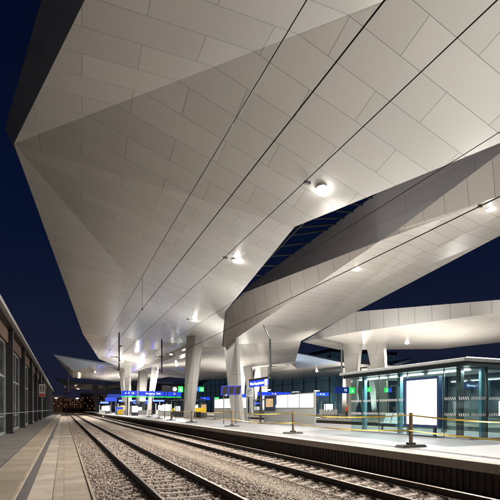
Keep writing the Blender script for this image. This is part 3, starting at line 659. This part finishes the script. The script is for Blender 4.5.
scol(X0+.08,X0+.26,13.42,13.66,'shelter_dark'); scol(X0+.08,X0+.26,17.0,17.2,'teal'); scol(X0+.08,X0+.26,19.78,20.0,'teal')
scol(15.78,15.98,Y0+.03,Y0+.16,'teal'); scol(16.08,16.15,Y0+.03,Y0+.12,'rail_side'); scol(17.2,17.3,Y0+.03,Y0+.12,'teal'); scol(X1-.25,X1-.05,13.5,13.7,'shelter_dark'); scol(X1-.25,X1-.05,17,17.2,'shelter_dark')
for y in (14.25,16.45,18.5): mb = MB(); mb.box(X0+.014,X0+.05,y-.02,y+.02,.612,3.535); mb.build('mullion', M['shelter_dark'], sh)
mb = MB(); mb.box(X0+.3,X1-.2,Y0+.3,Y1-.3,3.46,3.537); mb.build('ceiling_panel', M['light_grey'], sh)
for y in (14.3,16.9,19.4):
    mb = MB(); mb.box(15.35,15.50,y-1.1,y+1.1,3.40,3.457); mb.build('strip_lamp', M['strip'], sh)
    d = bpy.data.lights.new('strip_light','AREA'); d.shape = 'RECTANGLE'; d.size = .14; d.size_y = 2.1; d.energy = 200; d.color = (.88,1,.99); o = bpy.data.objects.new('strip_light', d); C.objects.link(o); put(o, sh); o.location = (15.425,y,3.39)
# seats inside
sb = thing('seat_row', 'row of four grey metal seats inside the glass shelter', 'seats', (16.2,18.4,.61))
mb = MB(); mb.box(16.2,16.28,17.25,19.75,.95,1.02); mb.build('beam', M['shelter_dark'], sb)
for y in (17.4,19.6): mb = MB(); mb.box(16.2,16.28,y-.04,y+.04,.61,.95); mb.build('leg', M['shelter_dark'], sb)
for k in range(4):
    y = 17.35+k*.6
    mb = MB(); mb.hexa([(16.36,y,1.03),(16.41,y,1.03),(16.41,y+.5,1.03),(16.36,y+.5,1.03)], [(16.54,y,1.56),(16.58,y,1.56),(16.58,y+.5,1.56),(16.54,y+.5,1.56)]); mb.build('backrest', M['seat'], sb, bevel=.01)
    mb = MB(); mb.box(15.93,16.35,y,y+.5,1.022,1.055); mb.build('seat', M['seat'], sb, bevel=.01)
# lightbox poster
ps = thing('poster_lightbox', 'large blank white backlit poster in a dark blue frame at the shelter front', 'poster', (14.96,15.35,.55))
mb = MB()
for bx in ((14.28,14.40,.98,3.24),(16.28,16.40,.98,3.24),(14.40,16.28,.98,1.10),(14.40,16.28,3.12,3.24)): mb.box(14.86,15.06,*bx)
mb.box(15.02,15.06,14.4,16.28,1.10,3.12); mb.build('frame', M['poster_frame'], ps)
mb = MB(); mb.box(14.93,14.99,14.402,16.278,1.102,3.118); mb.build('poster', M['poster'], ps)
for y in (14.6,16.1): mb = MB(); mb.box(14.9,15.02,y-.05,y+.05,.55,.98); mb.build('leg', M['shelter_dark'], ps)
mb = MB(); mb.box(17.6,17.66,13.2,13.55,1.5,2.15); o = mb.build('info_screen', M['white_lit']); tag(o, 'small white lit notice on the back glass of the shelter', 'notice')
mb = MB(); mb.box(17.6,17.66,16.95,17.2,1.55,2.2); o = mb.build('info_screen', M['white_lit']); tag(o, 'narrow white lit notice beside the left edge of the big poster', 'notice')

# uplights washing the canopies; added for brightness, except the shelter roof pair
def uplight(x, y, z, label, power, size=R(150), aim=None):
    t = thing('uplight', label, 'uplight', (x,y,z), 'uplights aimed at the canopies')
    mb = MB(); mb.box(x-.18,x+.18,y-.4,y+.4,z,z+.10); mb.build('housing', M['shelter_dark'], t)
    mb = MB(); mb.box(x-.14,x+.14,y-.36,y+.36,z+.101,z+.115); mb.build('lamp_glass', M['strip'], t)
    d = bpy.data.lights.new('canopy_fill_light','SPOT'); d.energy = power; d.color = (1,.95,.88); d.spot_size = size; d.spot_blend = 1.0; d.shadow_soft_size = .3
    o = bpy.data.objects.new('canopy_fill_light', d); C.objects.link(o); o.parent = t; o.location = (0,0,.22); o.rotation_euler = (math.pi,0,0) if aim is None else (Vector(aim)-Vector((x,y,z+.22))).to_track_quat('-Z','Y').to_euler()
UP = 1.4
uplight(16.0,14.2,3.86,'flat uplight on the shelter roof near its corner',1000*UP,R(145))
uplight(16.0,19.6,3.86,'flat uplight on the far end of the shelter roof',2300*UP,R(145))
uplight(13.2,2.5,.55,'added uplight standing on the near end of the platform beside the viewer',4600*UP,R(140))
uplight(17.0,30.9,3.05,'added uplight on top of the three panel partition',4200*UP,R(145))
uplight(17.2,45.2,3.05,'added uplight on top of the four panel partition',3600*UP,R(145))
uplight(11.0,88.1,5.35,'added uplight on the left end of the long blue sign',2100*UP,R(165))
uplight(21.0,88.1,5.35,'added uplight on the right end of the long blue sign',2400*UP,R(165))
uplight(32.2,26,.55,'added uplight standing on the middle platform edge behind the shelter',11000*UP,R(75),(43,27,12))
uplight(31.6,41,.55,'added uplight standing on the middle platform left of the shelter',11000*UP,R(75),(39,42,13.4))
uplight(31.4,51,.55,'added uplight standing on the middle platform before the pale bench',7000*UP,R(75),(37,55,13.2))
uplight(28.3,60,.0,'added uplight between the platforms under the second canopy',2600*UP,R(150))
uplight(46.5,44,.55,'added uplight standing on the middle platform near the leaning columns',8000*UP,R(165))
uplight(29.2,80,.55,'added uplight beyond the platform under the far half of the second canopy',6000*UP,R(165))
uplight(17.5,130,.55,'far added uplight near the end of the main platform',14000*UP,R(165))
uplight(7.5,96,.2,'far added uplight at the trackside before the pointed canopy',3000*UP,R(165))
uplight(37.5,88,.55,'far added uplight on the middle platform under the dim folded canopy',12000*UP,R(165))
uplight(60,80,.55,'far added uplight on the last platform before the glass hall',12000*UP,R(165))
# ------------------------------------------------------------------ partitions with white panels
def partition(x, y0, y1, label, whites, mapy=None):
    t = thing('info_partition', label, 'partition', (x,(y0+y1)/2,.55), 'partitions with backlit panels')
    mb = MB(); mb.box(x,x+.06,y0,y1,.66,1.84); mb.build('lower_panel', M['part_grey'], t)
    for y in (y0-.10, y1): mb = MB(); mb.box(x-.06,x+.12,y,y+.10,.55,3.05); mb.build('post', M['part_frame'], t, bevel=.008)
    mb = MB(); mb.box(x-.01,x+.07,y0,y1,1.84,1.92); mb.box(x-.01,x+.07,y0,y1,2.94,3.02); mb.build('rail', M['part_frame'], t)
    for a, b in whites:
        mb = MB(); mb.box(x-.04,x+.05,a,b,1.925,2.935); mb.build('light_panel', M['white_lit'], t)
    for (a, b), (c_, d_) in zip(whites[:-1], whites[1:]):
        mb = MB(); mb.box(x-.02,x+.06,min(b,c_),max(b,c_),1.92,2.94); mb.build('divider', M['part_frame'], t)
    if mapy:
        a, b = mapy; mb = MB()
        mb.box(x-.10,x+.02,a,b,1.70,2.94); f = mb.build('map_case', M['poster_frame'], t, bevel=.01)
        mb = MB(); mb.box(x-.112,x-.102,a+.25,b-.25,1.98,2.72); o = mb.build('map', M['map']); o.parent = f; o.matrix_parent_inverse = Matrix.Identity(4)
partition(16.9, 27.9, 36.4, 'grey partition carrying three white backlit panels and a map case', [(28.0,29.95),(30.15,31.9),(32.1,34.0)], (34.3,36.3))
partition(17.1, 41.4, 51.6, 'grey partition carrying four white backlit panels, under the three screens', [(41.6,43.6),(43.8,46.1),(46.3,48.7),(48.9,51.4)])

# ------------------------------------------------------------------ signs
st = thing('station_sign', 'blue station name sign on a dark pole, right of the thick column', 'sign', (15.6,34.6,.55))
mb = MB(); mb.tube([(15.6,34.6,.55),(15.6,34.6,4.45)], .075, 10); mb.disc((15.6,34.6,.55), .2, .03, 16); mb.build('pole', M['dark_metal'], st)
mb = MB(); mb.box(15.42,15.50,32.75,36.65,3.75,4.30); bd = mb.build('board', M['blue_sign'], st, bevel=.01)
mb = MB(); mb.box(15.40,15.66,32.7,36.7,4.31,4.47); mb.build('light_canopy', M['dark_metal'], st)
mb = MB(); mb.box(15.405,15.415,32.78,33.12,3.77,4.28); mb.box(15.405,15.415,33.2,33.32,3.77,4.28); mb.build('white_end', M['sign_white'], st)
lettering('Wien Hauptbahnhof', .36, M['sign_white'], st, (15.41,34.95,4.02), (R(90),0,R(-90)))
# platform-wide blue sign gantry
lb = thing('direction_sign', 'long blue direction sign spanning the platform above the far barrier posts', 'sign', (15.5,88,.55))
for x0, x1, tx in ((10.25,13.2,'\u2190 9  10'),(13.5,19.1,'Ausgang  Exit'),(19.3,22.0,'11')):
    mb = MB(); mb.box(x0,x1,88,88.2,4.38,5.32); b_ = mb.build('sign_panel', M['blue_sign'], lb)
    lettering(tx, .55, M['sign_white'], lb, ((x0+x1)/2,87.99,4.87), (R(90),0,0))
mb = MB(); mb.box(10.25,22.0,87.98,88.2,4.12,4.28); mb.build('green_strip', M['green_sign'], lb)
for x in (11.4,16.2,20.6): mb = MB(); mb.tube([(x,88.3,.55),(x,88.3,5.5)], .09, 8); mb.build('post', M['dark_metal'], lb)
def sign(name, label, x0,x1,y,z0,z1, face, txt=None, green=None, post=None, clock=False, top=None):
    t = thing(name, label, 'sign', ((x0+x1)/2,y,z0), 'signs above the platforms')
    mb = MB(); mb.box(x0,x1,y,y+.16,z0,z1); mb.build('board', M[face], t, bevel=.01)
    if green:
        mb = MB(); mb.box(green[0],green[1],y-.02,y+.17,z0,z1); mb.build('exit_panel', M['green_sign'], t)
        gx = (green[0]+green[1])/2; gz = (z0+z1)/2; s = (z1-z0)
        mb = MB(); mb.disc((gx-.05*s,y-.03,gz+.20*s), .08*s, .02, 8); mb.tube([(gx-.05*s,y-.03,gz+.12*s),(gx,y-.03,gz-.1*s),(gx+.2*s,y-.03,gz-.32*s)], .05*s, 6); mb.tube([(gx,y-.03,gz-.1*s),(gx-.2*s,y-.03,gz-.32*s)], .045*s, 6); mb.tube([(gx-.24*s,y-.03,gz),(gx+.2*s,y-.03,gz+.06*s)], .04*s, 6)
        mb.build('running_figure', M['sign_white'], t)
    if clock:
        mb = MB(); mb.tube([(clock,y-.03,(z0+z1)/2),(clock,y+.0,(z0+z1)/2)], (z1-z0)*.36, 20); mb.build('clock_face', M['sign_white'], t)
    if txt: lettering(txt[0], (z1-z0)*.55, M['sign_white'], t, (txt[1],y-.012,(z0+z1)/2), (R(90),0,0))
    for x in post or (): mb = MB(); mb.tube([(x,y+.24,.55),(x,y+.24,z1+.05)], .05, 8); mb.box(x-.06,x+.06,y+.162,y+.25,z0+.1,z1-.05); mb.build('post', M['dark_metal'], t)
    return t
sign('platform_sign','black sign with round white clock and green exit panel, left of the slim column',11.8,13.95,57.5,4.05,4.8,'black_sign',None,(13.98,14.6),(12.2,13.7),13.5)
sign('platform_sign','blue sign with white letter beside a green exit panel, right of the slim column',16.3,16.88,57.5,4.17,4.78,'blue_sign',('i',16.6),(16.9,17.5),(16.8,))
sign('platform_sign','small blue sign over the platform between the two main columns',19.6,21.1,66,3.2,3.65,'blue_sign',('9',20.2),None,(20.3,))
sign('platform_sign','small lit green exit sign between the two main columns',21.8,22.6,66,3.2,3.65,'navy_sign',None,(21.85,22.55),(22.2,))
sign('platform_sign','navy sign with green exit panel left of the shelter, over the middle platform',32.2,34.4,48,3.85,4.65,'navy_sign',('12',33.8),(34.45,35.3),(32.8,34.2))
sign('platform_sign','lit blue sign over the middle platform right of the three white panels',32.4,34.5,53,3.65,4.1,'blue_sign',('11 - 12',33.4),None,(32.9,34.1))
sign('platform_sign','green exit sign seen through the left part of the shelter glass',35.2,35.9,45.4,3.95,4.55,'black_sign',None,(35.2,35.9),(35.5,))
sign('platform_sign','green and blue exit sign seen through the shelter glass, left of the poster',38.62,39.15,45.4,3.95,4.55,'blue_sign',('i',38.9),(38.05,38.6),(38.7,))
sign('platform_sign','wide dim blue sign seen through the shelter end by the dark column',33.9,37.0,30,3.75,4.25,'navy_sign',('Bahnsteig 11',35.4),None,(34.3,36.7))
sign('platform_sign','blue strip sign right of the thick column, above the four white panels',18.6,20.4,49.5,3.25,3.6,'blue_sign',('10',19.3),None,(19.5,))
sign('platform_sign','blue strip sign directly above the map case and white panels',20.0,24.1,45,3.32,3.72,'blue_sign',('9 - 10',22),None,(20.6,))
sign('platform_sign','small far blue sign close to the distant platform end',8.9,11.5,108,3.6,4.5,'blue_sign',None,None,(10,),top=10.5)
sign('platform_sign','small blue and green sign left of the long blue sign',8.3,12.5,96,4.2,4.9,'navy_sign',None,(12.6,13.4),(10,),top=10.5)
# three departure screens on a frame
sc_ = thing('departure_screens', 'three dark departure screens side by side in front of the thick column', 'screens', (13.6,35.2,.55))
for k in range(3):
    x = 12.12+k*.57
    mb = MB(); mb.hexa([(x,34.9,2.95+.02*k),(x+.53,34.75,2.98+.02*k),(x+.53,34.9,2.98+.02*k),(x,35.05,2.95+.02*k)], [(x+.05,34.75,3.72+.02*k),(x+.58,34.60,3.76+.02*k),(x+.58,34.9,3.76+.02*k),(x+.05,35.05,3.72+.02*k)]); f = mb.build('screen_case', M['screen_blue'], sc_, bevel=.01)
    mb = MB(); mb.add([(x+.06,34.872,3.02+.02*k),(x+.48,34.74,3.05+.02*k),(x+.52,34.62,3.68+.02*k),(x+.11,34.745,3.65+.02*k)], [(0,1,2,3)]); mb.v = [(a,b-.012,c_) for a,b,c_ in mb.v]; o = mb.build('screen', M['screen']); o.parent = f; o.matrix_parent_inverse = Matrix.Identity(4)
for x in (12.4,13.5): mb = MB(); mb.tube([(x,35.02,.55),(x,35.02,3.6)], .05, 8); mb.build('post', M['pole'], sc_)
wn = thing('notice_board', 'small white notice sheets on a post right of the three screens', 'notice', (15.0,36,.55))
mb = MB(); mb.box(14.85,15.55,36,36.04,2.95,3.65); mb.build('sheet', M['light_grey'], wn); mb = MB(); mb.tube([(15.2,36.08,.55),(15.2,36.08,3.7)], .04, 8); mb.build('post', M['pole'], wn)
mb = MB()
for k in range(5): mb.box(14.92,15.48-.1*(k%2),35.985,35.998,3.05+.11*k,3.09+.11*k)
mb.build('print', M['black_sign'], wn)

# yellow boards and grit bins
def yboard(label, x0,x1,y,z0,z1):
    t = thing('barrier_board', label, 'barrier board', ((x0+x1)/2,y,.55), 'yellow boards on the platform')
    mb = MB(); mb.box(x0,x1,y,y+.05,z0,z1); mb.build('board', M['yellow'], t, bevel=.008)
    for x in (x0+.1,x1-.1): mb = MB(); mb.box(x-.04,x+.04,y+.055,y+.12,.55,z1-.02); mb.build('leg', M['post_wood'], t)
yboard('yellow barrier board just right of the foot of the slim column',15.4,16.9,54.5,1.45,1.95)
yboard('yellow barrier board far left on the platform, left of the long sign columns',9.9,11.0,92,.75,1.75)
yboard('small yellow board beside the thick column base',20.3,21.0,60,.9,1.4)

# pale bench on the middle platform
pb = thing('bench', 'pale perforated metal bench on the middle platform left of the shelter', 'bench', (34.2,52.4,.55))
for k in range(5):
    x = 32.7+k*.62
    mb = MB(); mb.hexa([(x,52.4,1.05),(x+.55,52.4,1.05),(x+.55,52.45,1.05),(x,52.45,1.05)], [(x,52.62,1.75),(x+.55,52.62,1.75),(x+.55,52.66,1.75),(x,52.66,1.75)]); mb.build('backrest', M['seat_white'], pb, bevel=.01)
    mb = MB(); mb.box(x,x+.55,51.95,52.4,1.0,1.04); mb.build('seat', M['seat_white'], pb, bevel=.01)
for x in (33.0,35.4): mb = MB(); mb.box(x-.04,x+.04,52.1,52.2,.55,1.0); mb.build('leg', M['shelter_dark'], pb)

# platform buildings farther on: stair houses, kiosks, pillars
def stair_house(label, x0,x1,y0,y1,h, mat='part_grey', lit=False):
    t = thing('stair_enclosure', label, 'stair enclosure', ((x0+x1)/2,y0,.55), 'glass stair enclosures on the platforms')
    mb = MB(); mb.box(x0,x1,y0,y1,.55,.55+h*.35); mb.build('wall', M['concrete'], t)
    for k in range(5):
        y = y0+(y1-y0)*k/4
        for x in (x0,x1-.1): mb = MB(); mb.box(x,x+.1,y-.05,y+.05,.55+h*.35,.55+h); mb.build('post', M['shelter_dark'], t)
    mb = MB(); mb.box(x0+.03,x0+.05,y0,y1,.55+h*.35,.55+h); mb.box(x1-.05,x1-.03,y0,y1,.55+h*.35,.55+h); mb.box(x0+.1,x1-.1,y0,y0+.02,.55+h*.35,.55+h); mb.build('glass', M['glassy'], t)
    mb = MB(); mb.box(x0-.1,x1+.1,y0-.1,y1+.1,.55+h,.55+h+.12); mb.build('roof', M['shelter_dark'], t)
    mb = MB(); mb.box((x0+x1)/2-.5,(x0+x1)/2+.5,y0+.3,y0+.36,1.2,2.2); mb.build('notice', M['white_lit'], t)
stair_house('dark glazed stair enclosure behind the slim leaning column',16.2,19.0,62,72,2.6)
stair_house('dark glazed stair enclosure farther on behind the long blue sign',12.5,18.0,98,108,2.8)
stair_house('dark glazed stair enclosure on the middle platform behind the bench',34.5,40,66,80,3.0)
def pillar(label, x,y,w,h,mat):
    t = thing('info_pillar', label, 'info pillar', (x,y,.55), 'info pillars on the platform')
    mb = MB(); mb.box(x-w/2,x+w/2,y,y+.3,.55,.55+h); mb.build('body', M['shelter_dark'], t, bevel=.01)
    mb = MB(); mb.box(x-w/2+.08,x+w/2-.08,y-.012,y-.002,.55+h*.35,.55+h-.1); mb.build('display', M[mat], t)
pillar('lit blue info pillar far along the platform near its edge',11.2,100,1.6,1.7,'blue_sign')
pillar('white lit info pillar far along the platform under the long sign',12.2,84,1.2,1.9,'white_lit')
pillar('tan lit machine beside the stair enclosure behind the slim column',18.4,60.5,.9,2.0,'map')
pillar('blue lit machine at the far end of the platform',14.5,110,2.0,2.0,'blue_sign')
pillar('white lit machine at the far end of the platform near the tracks',10.6,122,1.2,2.2,'white_lit')
pillar('green lit machine behind the long sign',17.6,79,.8,1.8,'green_sign')
def lit_bar(x0,x1,y,z,label):  # strips set bright to put blue reflections in the far soffit
    t = thing('reflection_strip', label, 'strip lamp', ((x0+x1)/2,y,z), 'blue lit strips far along the platform')
    mb = MB(); mb.box(x0,x1,y,y+.1,z,z+.38); mb.build('lamp_glass', M['blue_strip'], t); mb = MB(); mb.box(x0,x1,y+.1,y+.2,z,z+.65); mb.build('housing', M['dark_metal'], t)
    mb = MB(); mb.tube([((x0+x1)/2,y+.15,.55),((x0+x1)/2,y+.15,z)], .06, 6); mb.build('post', M['dark_metal'], t)
lit_bar(14.5,19.5,131,4.0,'added blue lit strip at the far end of the platform, left of the slim column')  # added for its reflection overhead
lit_bar(21.0,27.0,128,4.0,'added blue lit strip beyond the far end of the platform, behind the slim column')
lit_bar(16,20,113,3.2,'blue lit strip behind the right half of the long sign')
lit_bar(10.5,13,146,3.6,'tiny blue lit strip at the vanishing end of the platform')

def wind_screen(label, x, y, w, lit):
    t = thing('wind_screen', label, 'wind screen', (x,y,.55), 'wind screens far along the platforms')
    mb = MB(); mb.box(x-w/2,x+w/2,y,y+.06,.65,1.6); mb.build('lower_panel', M['part_grey'], t)
    mb = MB(); mb.box(x-w/2,x+w/2,y+.01,y+.05,1.6,2.9); mb.build('glass', M['glassy'], t)
    for k in (-1, 1): mb = MB(); mb.box(x+k*w/2-.06,x+k*w/2+.06,y-.03,y+.09,.55,3.0); mb.build('post', M['light_grey'], t)
    mb = MB(); mb.box(x-w*.3,x+w*.3,y-.03,y-.005,1.5,2.6); mb.build('notice', M[lit], t)
for x, y, w_, lit, lb_ in ((16.5,76,2.6,'white_lit','glazed wind screen right of the slim column base, far behind it'),(12.6,102,3.0,'map','glazed wind screen with tan notice behind the left end of the long sign'),(19.6,96,2.4,'white_lit','glazed wind screen with white notice behind the right end of the long sign'),
                         (10.8,132,3.0,'white_lit','tiny glazed wind screen at the vanishing end of the platform'),(16.5,140,4.0,'map','tiny glazed wind screen with tan notice at the vanishing end'),(35.5,62,3.0,'map','glazed wind screen with tan notice on the middle platform behind the bench'),
                         (39.0,60,2.6,'white_lit','glazed wind screen with white notice on the middle platform by the shelter'),(37.0,76,3.6,'white_lit','distant wind screen on the middle platform behind the map case'),(32.8,86,3.0,'white_lit','distant wind screen on the middle platform edge, seen between the partitions')):
    wind_screen(lb_, x, y, w_, lit)
def mast_lamp(label, x, y, h):
    t = thing('platform_lamp', label, 'lamp post', (x,y,.55), 'slim lamp posts far along the platforms')
    mb = MB(); mb.tube([(x,y,.55),(x,y,h)], .07, 8); mb.build('post', M['pole'], t)
    mb = MB(); mb.box(x-.5,x+.5,y-.12,y+.12,h,h+.08); mb.build('head', M['pole'], t); mb = MB(); mb.box(x-.45,x+.45,y-.09,y+.09,h-.05,h-.002); mb.build('lamp_glass', M['lamp_far'], t)
for x, y, h_, lb_ in ((10.6,112,5.0,'slim lit lamp post left of the long sign'),(13.0,124,5.2,'slim lit lamp post far behind the long sign'),(19.0,104,5.2,'slim lit lamp post left of the slim leaning column'),(24.5-4,74,4.6,'slim lit lamp post between the two main columns'),
                    (33.0,70,5.2,'slim lit lamp post behind the blue station sign'),(36,100,5.2,'slim lit lamp post far off behind the map case'),(40.5,66,5.0,'slim lit lamp post behind the shelter glass'),(57,70,5.4,'slim lit lamp post on the last platform')):
    mast_lamp(lb_, x, y, h_)
# ------------------------------------------------------------------ people
def person(name_label, x, y, face, vest, stoop=0.0, helmet=True):
    t = thing('person', name_label, 'person', (x,y,.55))
    s = stoop; zz = .55
    J = {'pel':(0,0,.95),'che':(0,.02-.42*s,1.32-.12*s),'nk':(0,.0-.62*s,1.50-.22*s),'hd':(0,-.02-.70*s,1.66-.28*s),'hl':(.09,0,.90),'kl':(.10,-.03,.50),'al':(.10,.03,.08),'tl':(.10,-.14,.03),
         'hr':(-.09,0,.90),'kr':(-.11,.05,.50),'ar':(-.12,.08,.08),'tr':(-.12,-.08,.03),'sl':(.19,.0-.5*s,1.42-.18*s),'el':(.24,-.02-.62*s,1.14-.25*s),'wl':(.22,-.16-.72*s,.92-.25*s),'sr':(-.19,.0-.5*s,1.42-.18*s),'er':(-.25,-.02-.6*s,1.14-.25*s),'wr':(-.20,-.18-.7*s,.95-.2*s)}
    Ed = [('pel','che'),('che','nk'),('nk','hd'),('pel','hl'),('hl','kl'),('kl','al'),('al','tl'),('pel','hr'),('hr','kr'),('kr','ar'),('ar','tr'),('che','sl'),('sl','el'),('el','wl'),('che','sr'),('sr','er'),('er','wr')]
    rad = {'pel':.15,'che':.17,'nk':.06,'hd':.10,'hl':.10,'hr':.10,'kl':.065,'kr':.065,'al':.045,'ar':.045,'tl':.035,'tr':.035,'sl':.07,'sr':.07,'el':.048,'er':.048,'wl':.036,'wr':.036}
    ks = list(J); me = bpy.data.meshes.new('body'); me.from_pydata([J[k] for k in ks], [(ks.index(a),ks.index(b)) for a,b in Ed], [])
    o = bpy.data.objects.new('body', me); C.objects.link(o)
    m = o.modifiers.new('Skin','SKIN'); 
    for i, k in enumerate(ks): v = me.skin_vertices[0].data[i]; v.radius = (rad[k],rad[k]*.8); v.use_root = (k == 'pel')
    o.modifiers.new('Sub','SUBSURF').levels = 2; o.modifiers['Sub'].render_levels = 2
    bpy.context.view_layer.update(); me2 = bpy.data.meshes.new_from_object(o.evaluated_get(bpy.context.evaluated_depsgraph_get())); o.modifiers.clear(); o.data = me2; me2.name = 'body'
    for mt in (M['skin'], M['trousers'], vest): me2.materials.append(mt)
    me2.polygons.foreach_set('use_smooth', [True]*len(me2.polygons))
    hz = J['nk'][2]
    for p in me2.polygons: p.material_index = 1 if p.center.z < .97-.1*s else (0 if p.center.z > hz-.02 and abs(p.center.x) < .12 else 2)
    o.parent = t; t.rotation_euler = (0,0,face)
    h = J['hd']
    if helmet:
        mb = MB(); rings = 5
        for i in range(rings):
            a0, a1 = i/rings*math.pi/2, (i+1)/rings*math.pi/2
            mb.tube([(h[0],h[1],h[2]+.06+.11*math.sin(a0)),(h[0],h[1],h[2]+.06+.11*math.sin(a1))], .125*math.cos(a0)+.002, 14, r2=.125*math.cos(a1)+.002)
        mb.tube([(h[0],h[1]-.02,h[2]+.05),(h[0],h[1]-.02,h[2]+.065)], .15, 14); hb = mb.build('helmet', M['helmet']); hb.parent = t
    mb = MB(); mb.tube([(h[0],h[1]-.09,h[2]+.01),(h[0],h[1]-.14,h[2]-.02)], .02, 6, r2=.012); nb = mb.build('nose', M['skin']); nb.parent = t
    return t
person('person in orange vest and yellow helmet standing left of the shelter', 33.5, 47.3, R(20), M['vest_orange'])
person('person in orange vest standing far back, left of the four white panels', 20.2, 58.8, R(-30), M['vest_orange'], helmet=False)
person('person in yellow vest stooping on the far platform under the long blue sign', 13.0, 57.0, R(70), M['vest_yellow'], .55, helmet=False)

# ------------------------------------------------------------------ far hall, buildings and line-end lights
hall = thing('station_hall', 'dark teal glass hall facade behind the middle platform', 'building', (78,150,0))
mb = MB(); mb.box(74,98,112,300,-.5,19); mb.build('facade', M['far_glass'], hall)
mb = MB(); mb.box(73.6,98.4,111.6,300.4,19,20); mb.build('roof', M['shelter_dark'], hall)
for z in (3.5,7,10.5,14,17.5): mb = MB(); mb.box(73.85,73.99,112,300,z,z+.22); mb.build('floor_band', M['teal'], hall)
for k in range(24): y = 113+k*7.8; mb = MB(); mb.box(73.8,74.0,y,y+.3,-.4,18.9); mb.build('mullion', M['shelter_dark'], hall)
def block(label, x,y,w,d,h,rows,cols,p):
    t = thing('far_building', label, 'building', (x,y,-.5), 'dark buildings at the end of the line')
    mb = MB(); mb.box(x-w/2,x+w/2,y,y+d,-.55,h); mb.build('wall', M['far_wall'], t)
    mb = MB(); mb.box(x-w/2-.3,x+w/2+.3,y-.3,y+d,h,h+.8); mb.build('roof', M['roof_top'], t)
    for r_ in range(rows):
        for c_ in range(cols):
            if RNG.random() < p:
                wx = x-w/2+(c_+.5)*w/cols; wz = 1+(r_+.4)*(h-1)/rows
                mb = MB(); mb.box(wx-w/cols*.2,wx+w/cols*.2,y-.05,y-.01,wz,wz+(h-1)/rows*.42); mb.build('window', M['lit_window'], t)
block('dark building at the end of the line, left of the vanishing tracks',-9,290,16,20,9,5,12,.35)
block('dark building at the end of the line, straight ahead of the tracks',5,300,13,20,8,5,11,.4)
block('dark building at the end of the line, behind the farthest canopy',20,320,18,20,12,6,12,.35)
block('tall dark building far left above the glass wall end',-34,330,26,20,13,6,12,.2)
for x, y, h, lb_ in ((.6,170,7.0,'slim signal mast in the distance beside the tracks'),):
    t = thing('signal_mast', lb_, 'signal', (x,y,-.3), 'distant railway signals')
    mb = MB(); mb.tube([(x,y,-.3),(x,y,h)], .12, 8); mb.build('mast', M['pole'], t)
    mb = MB(); mb.box(x-.35,x+.35,y-.15,y+.15,h,h+1.4); mb.build('head', M['dark_metal'], t, bevel=.02)
    mb = MB(); mb.tube([(x,y-.2,h+.9),(x,y-.16,h+.9)], .14, 12); mb.build('lens', M['red_light'], t)
for x, y, lb_ in ((-4,268,'added warm street lamp at the end of the line, left of the tracks'),(7,272,'added warm street lamp at the end of the line, right of the tracks')):
    t = thing('street_lamp', lb_, 'street lamp', (x,y,-.5), 'street lamps added at the end of the line')
    mb = MB(); mb.tube([(x,y,-.5),(x,y,8.0)], .12, 8); mb.build('post', M['pole'], t); mb = MB(); mb.box(x-.8,x+.8,y-.2,y+.2,8.0,8.15); mb.build('head', M['pole'], t); mb = MB(); mb.box(x-.7,x+.7,y-.15,y+.15,7.9,7.998); mb.build('lamp_glass', M['lamp_far'], t)
    d = bpy.data.lights.new('far_fill_light','POINT'); d.energy = 2000; d.color = (1,.66,.42); d.shadow_soft_size = .3; o = bpy.data.objects.new('far_fill_light', d); C.objects.link(o); o.parent = t; o.location = (0,0,8.0)  # added warm light for the far walls
mb = MB(); mb.box(-.5,13,262,262.3,-.4,2.2); tag(mb.build('end_fence', M['post_wood']), 'brown fence closing the view at the end of the tracks', 'fence')

# ------------------------------------------------------------------ sky, light, camera
w = bpy.data.worlds.new('World'); S.world = w; w.use_nodes = True; nt = w.node_tree; bg = nt.nodes['Background']
tc = N(nt, 'ShaderNodeTexCoord'); sp = N(nt, 'ShaderNodeSeparateXYZ'); L(nt, tc.outputs['Generated'], sp.inputs[0])
cr = nt.nodes.new('ShaderNodeValToRGB'); L(nt, sp.outputs['Z'], cr.inputs[0]); e = cr.color_ramp.elements
e[0].position = 0.0; e[0].color = (.0125,.0125,.026,1); e[1].position = .75; e[1].color = (.0004,.0022,.0125,1)
q = e.new(.12); q.color = (.0085,.0115,.029,1); q = e.new(.35); q.color = (.0022,.006,.0235,1)
L(nt, cr.outputs[0], bg.inputs[0]); bg.inputs[1].default_value = 1.0
d = bpy.data.lights.new('faint_sun','SUN'); d.energy = .012; d.angle = R(.5); d.color = (.8,.88,1); o = bpy.data.objects.new('faint_sun', d); C.objects.link(o); o.rotation_euler = (R(40),0,R(-60))  # very faint added directional light
cam = bpy.data.cameras.new('Camera'); co = bpy.data.objects.new('Camera', cam); C.objects.link(co); S.camera = co
co.location = (0,0,1.8); co.rotation_euler = (R(90),0,-math.atan(186/440)); cam.sensor_fit = 'HORIZONTAL'; cam.sensor_width = 36; cam.lens = 36*440/500; cam.shift_y = (409-250)/500; cam.clip_start = .1; cam.clip_end = 4000
S.view_settings.view_transform = 'Standard'; S.view_settings.look = 'None'; S.view_settings.exposure = 0; S.view_settings.gamma = 1
S.render.engine = 'CYCLES'; cy = S.cycles; cy.use_denoising = True; cy.max_bounces = 8; cy.transparent_max_bounces = 24; cy.diffuse_bounces = 4; cy.glossy_bounces = 4
cy.sample_clamp_indirect = 6; cy.caustics_reflective = False; cy.caustics_refractive = False
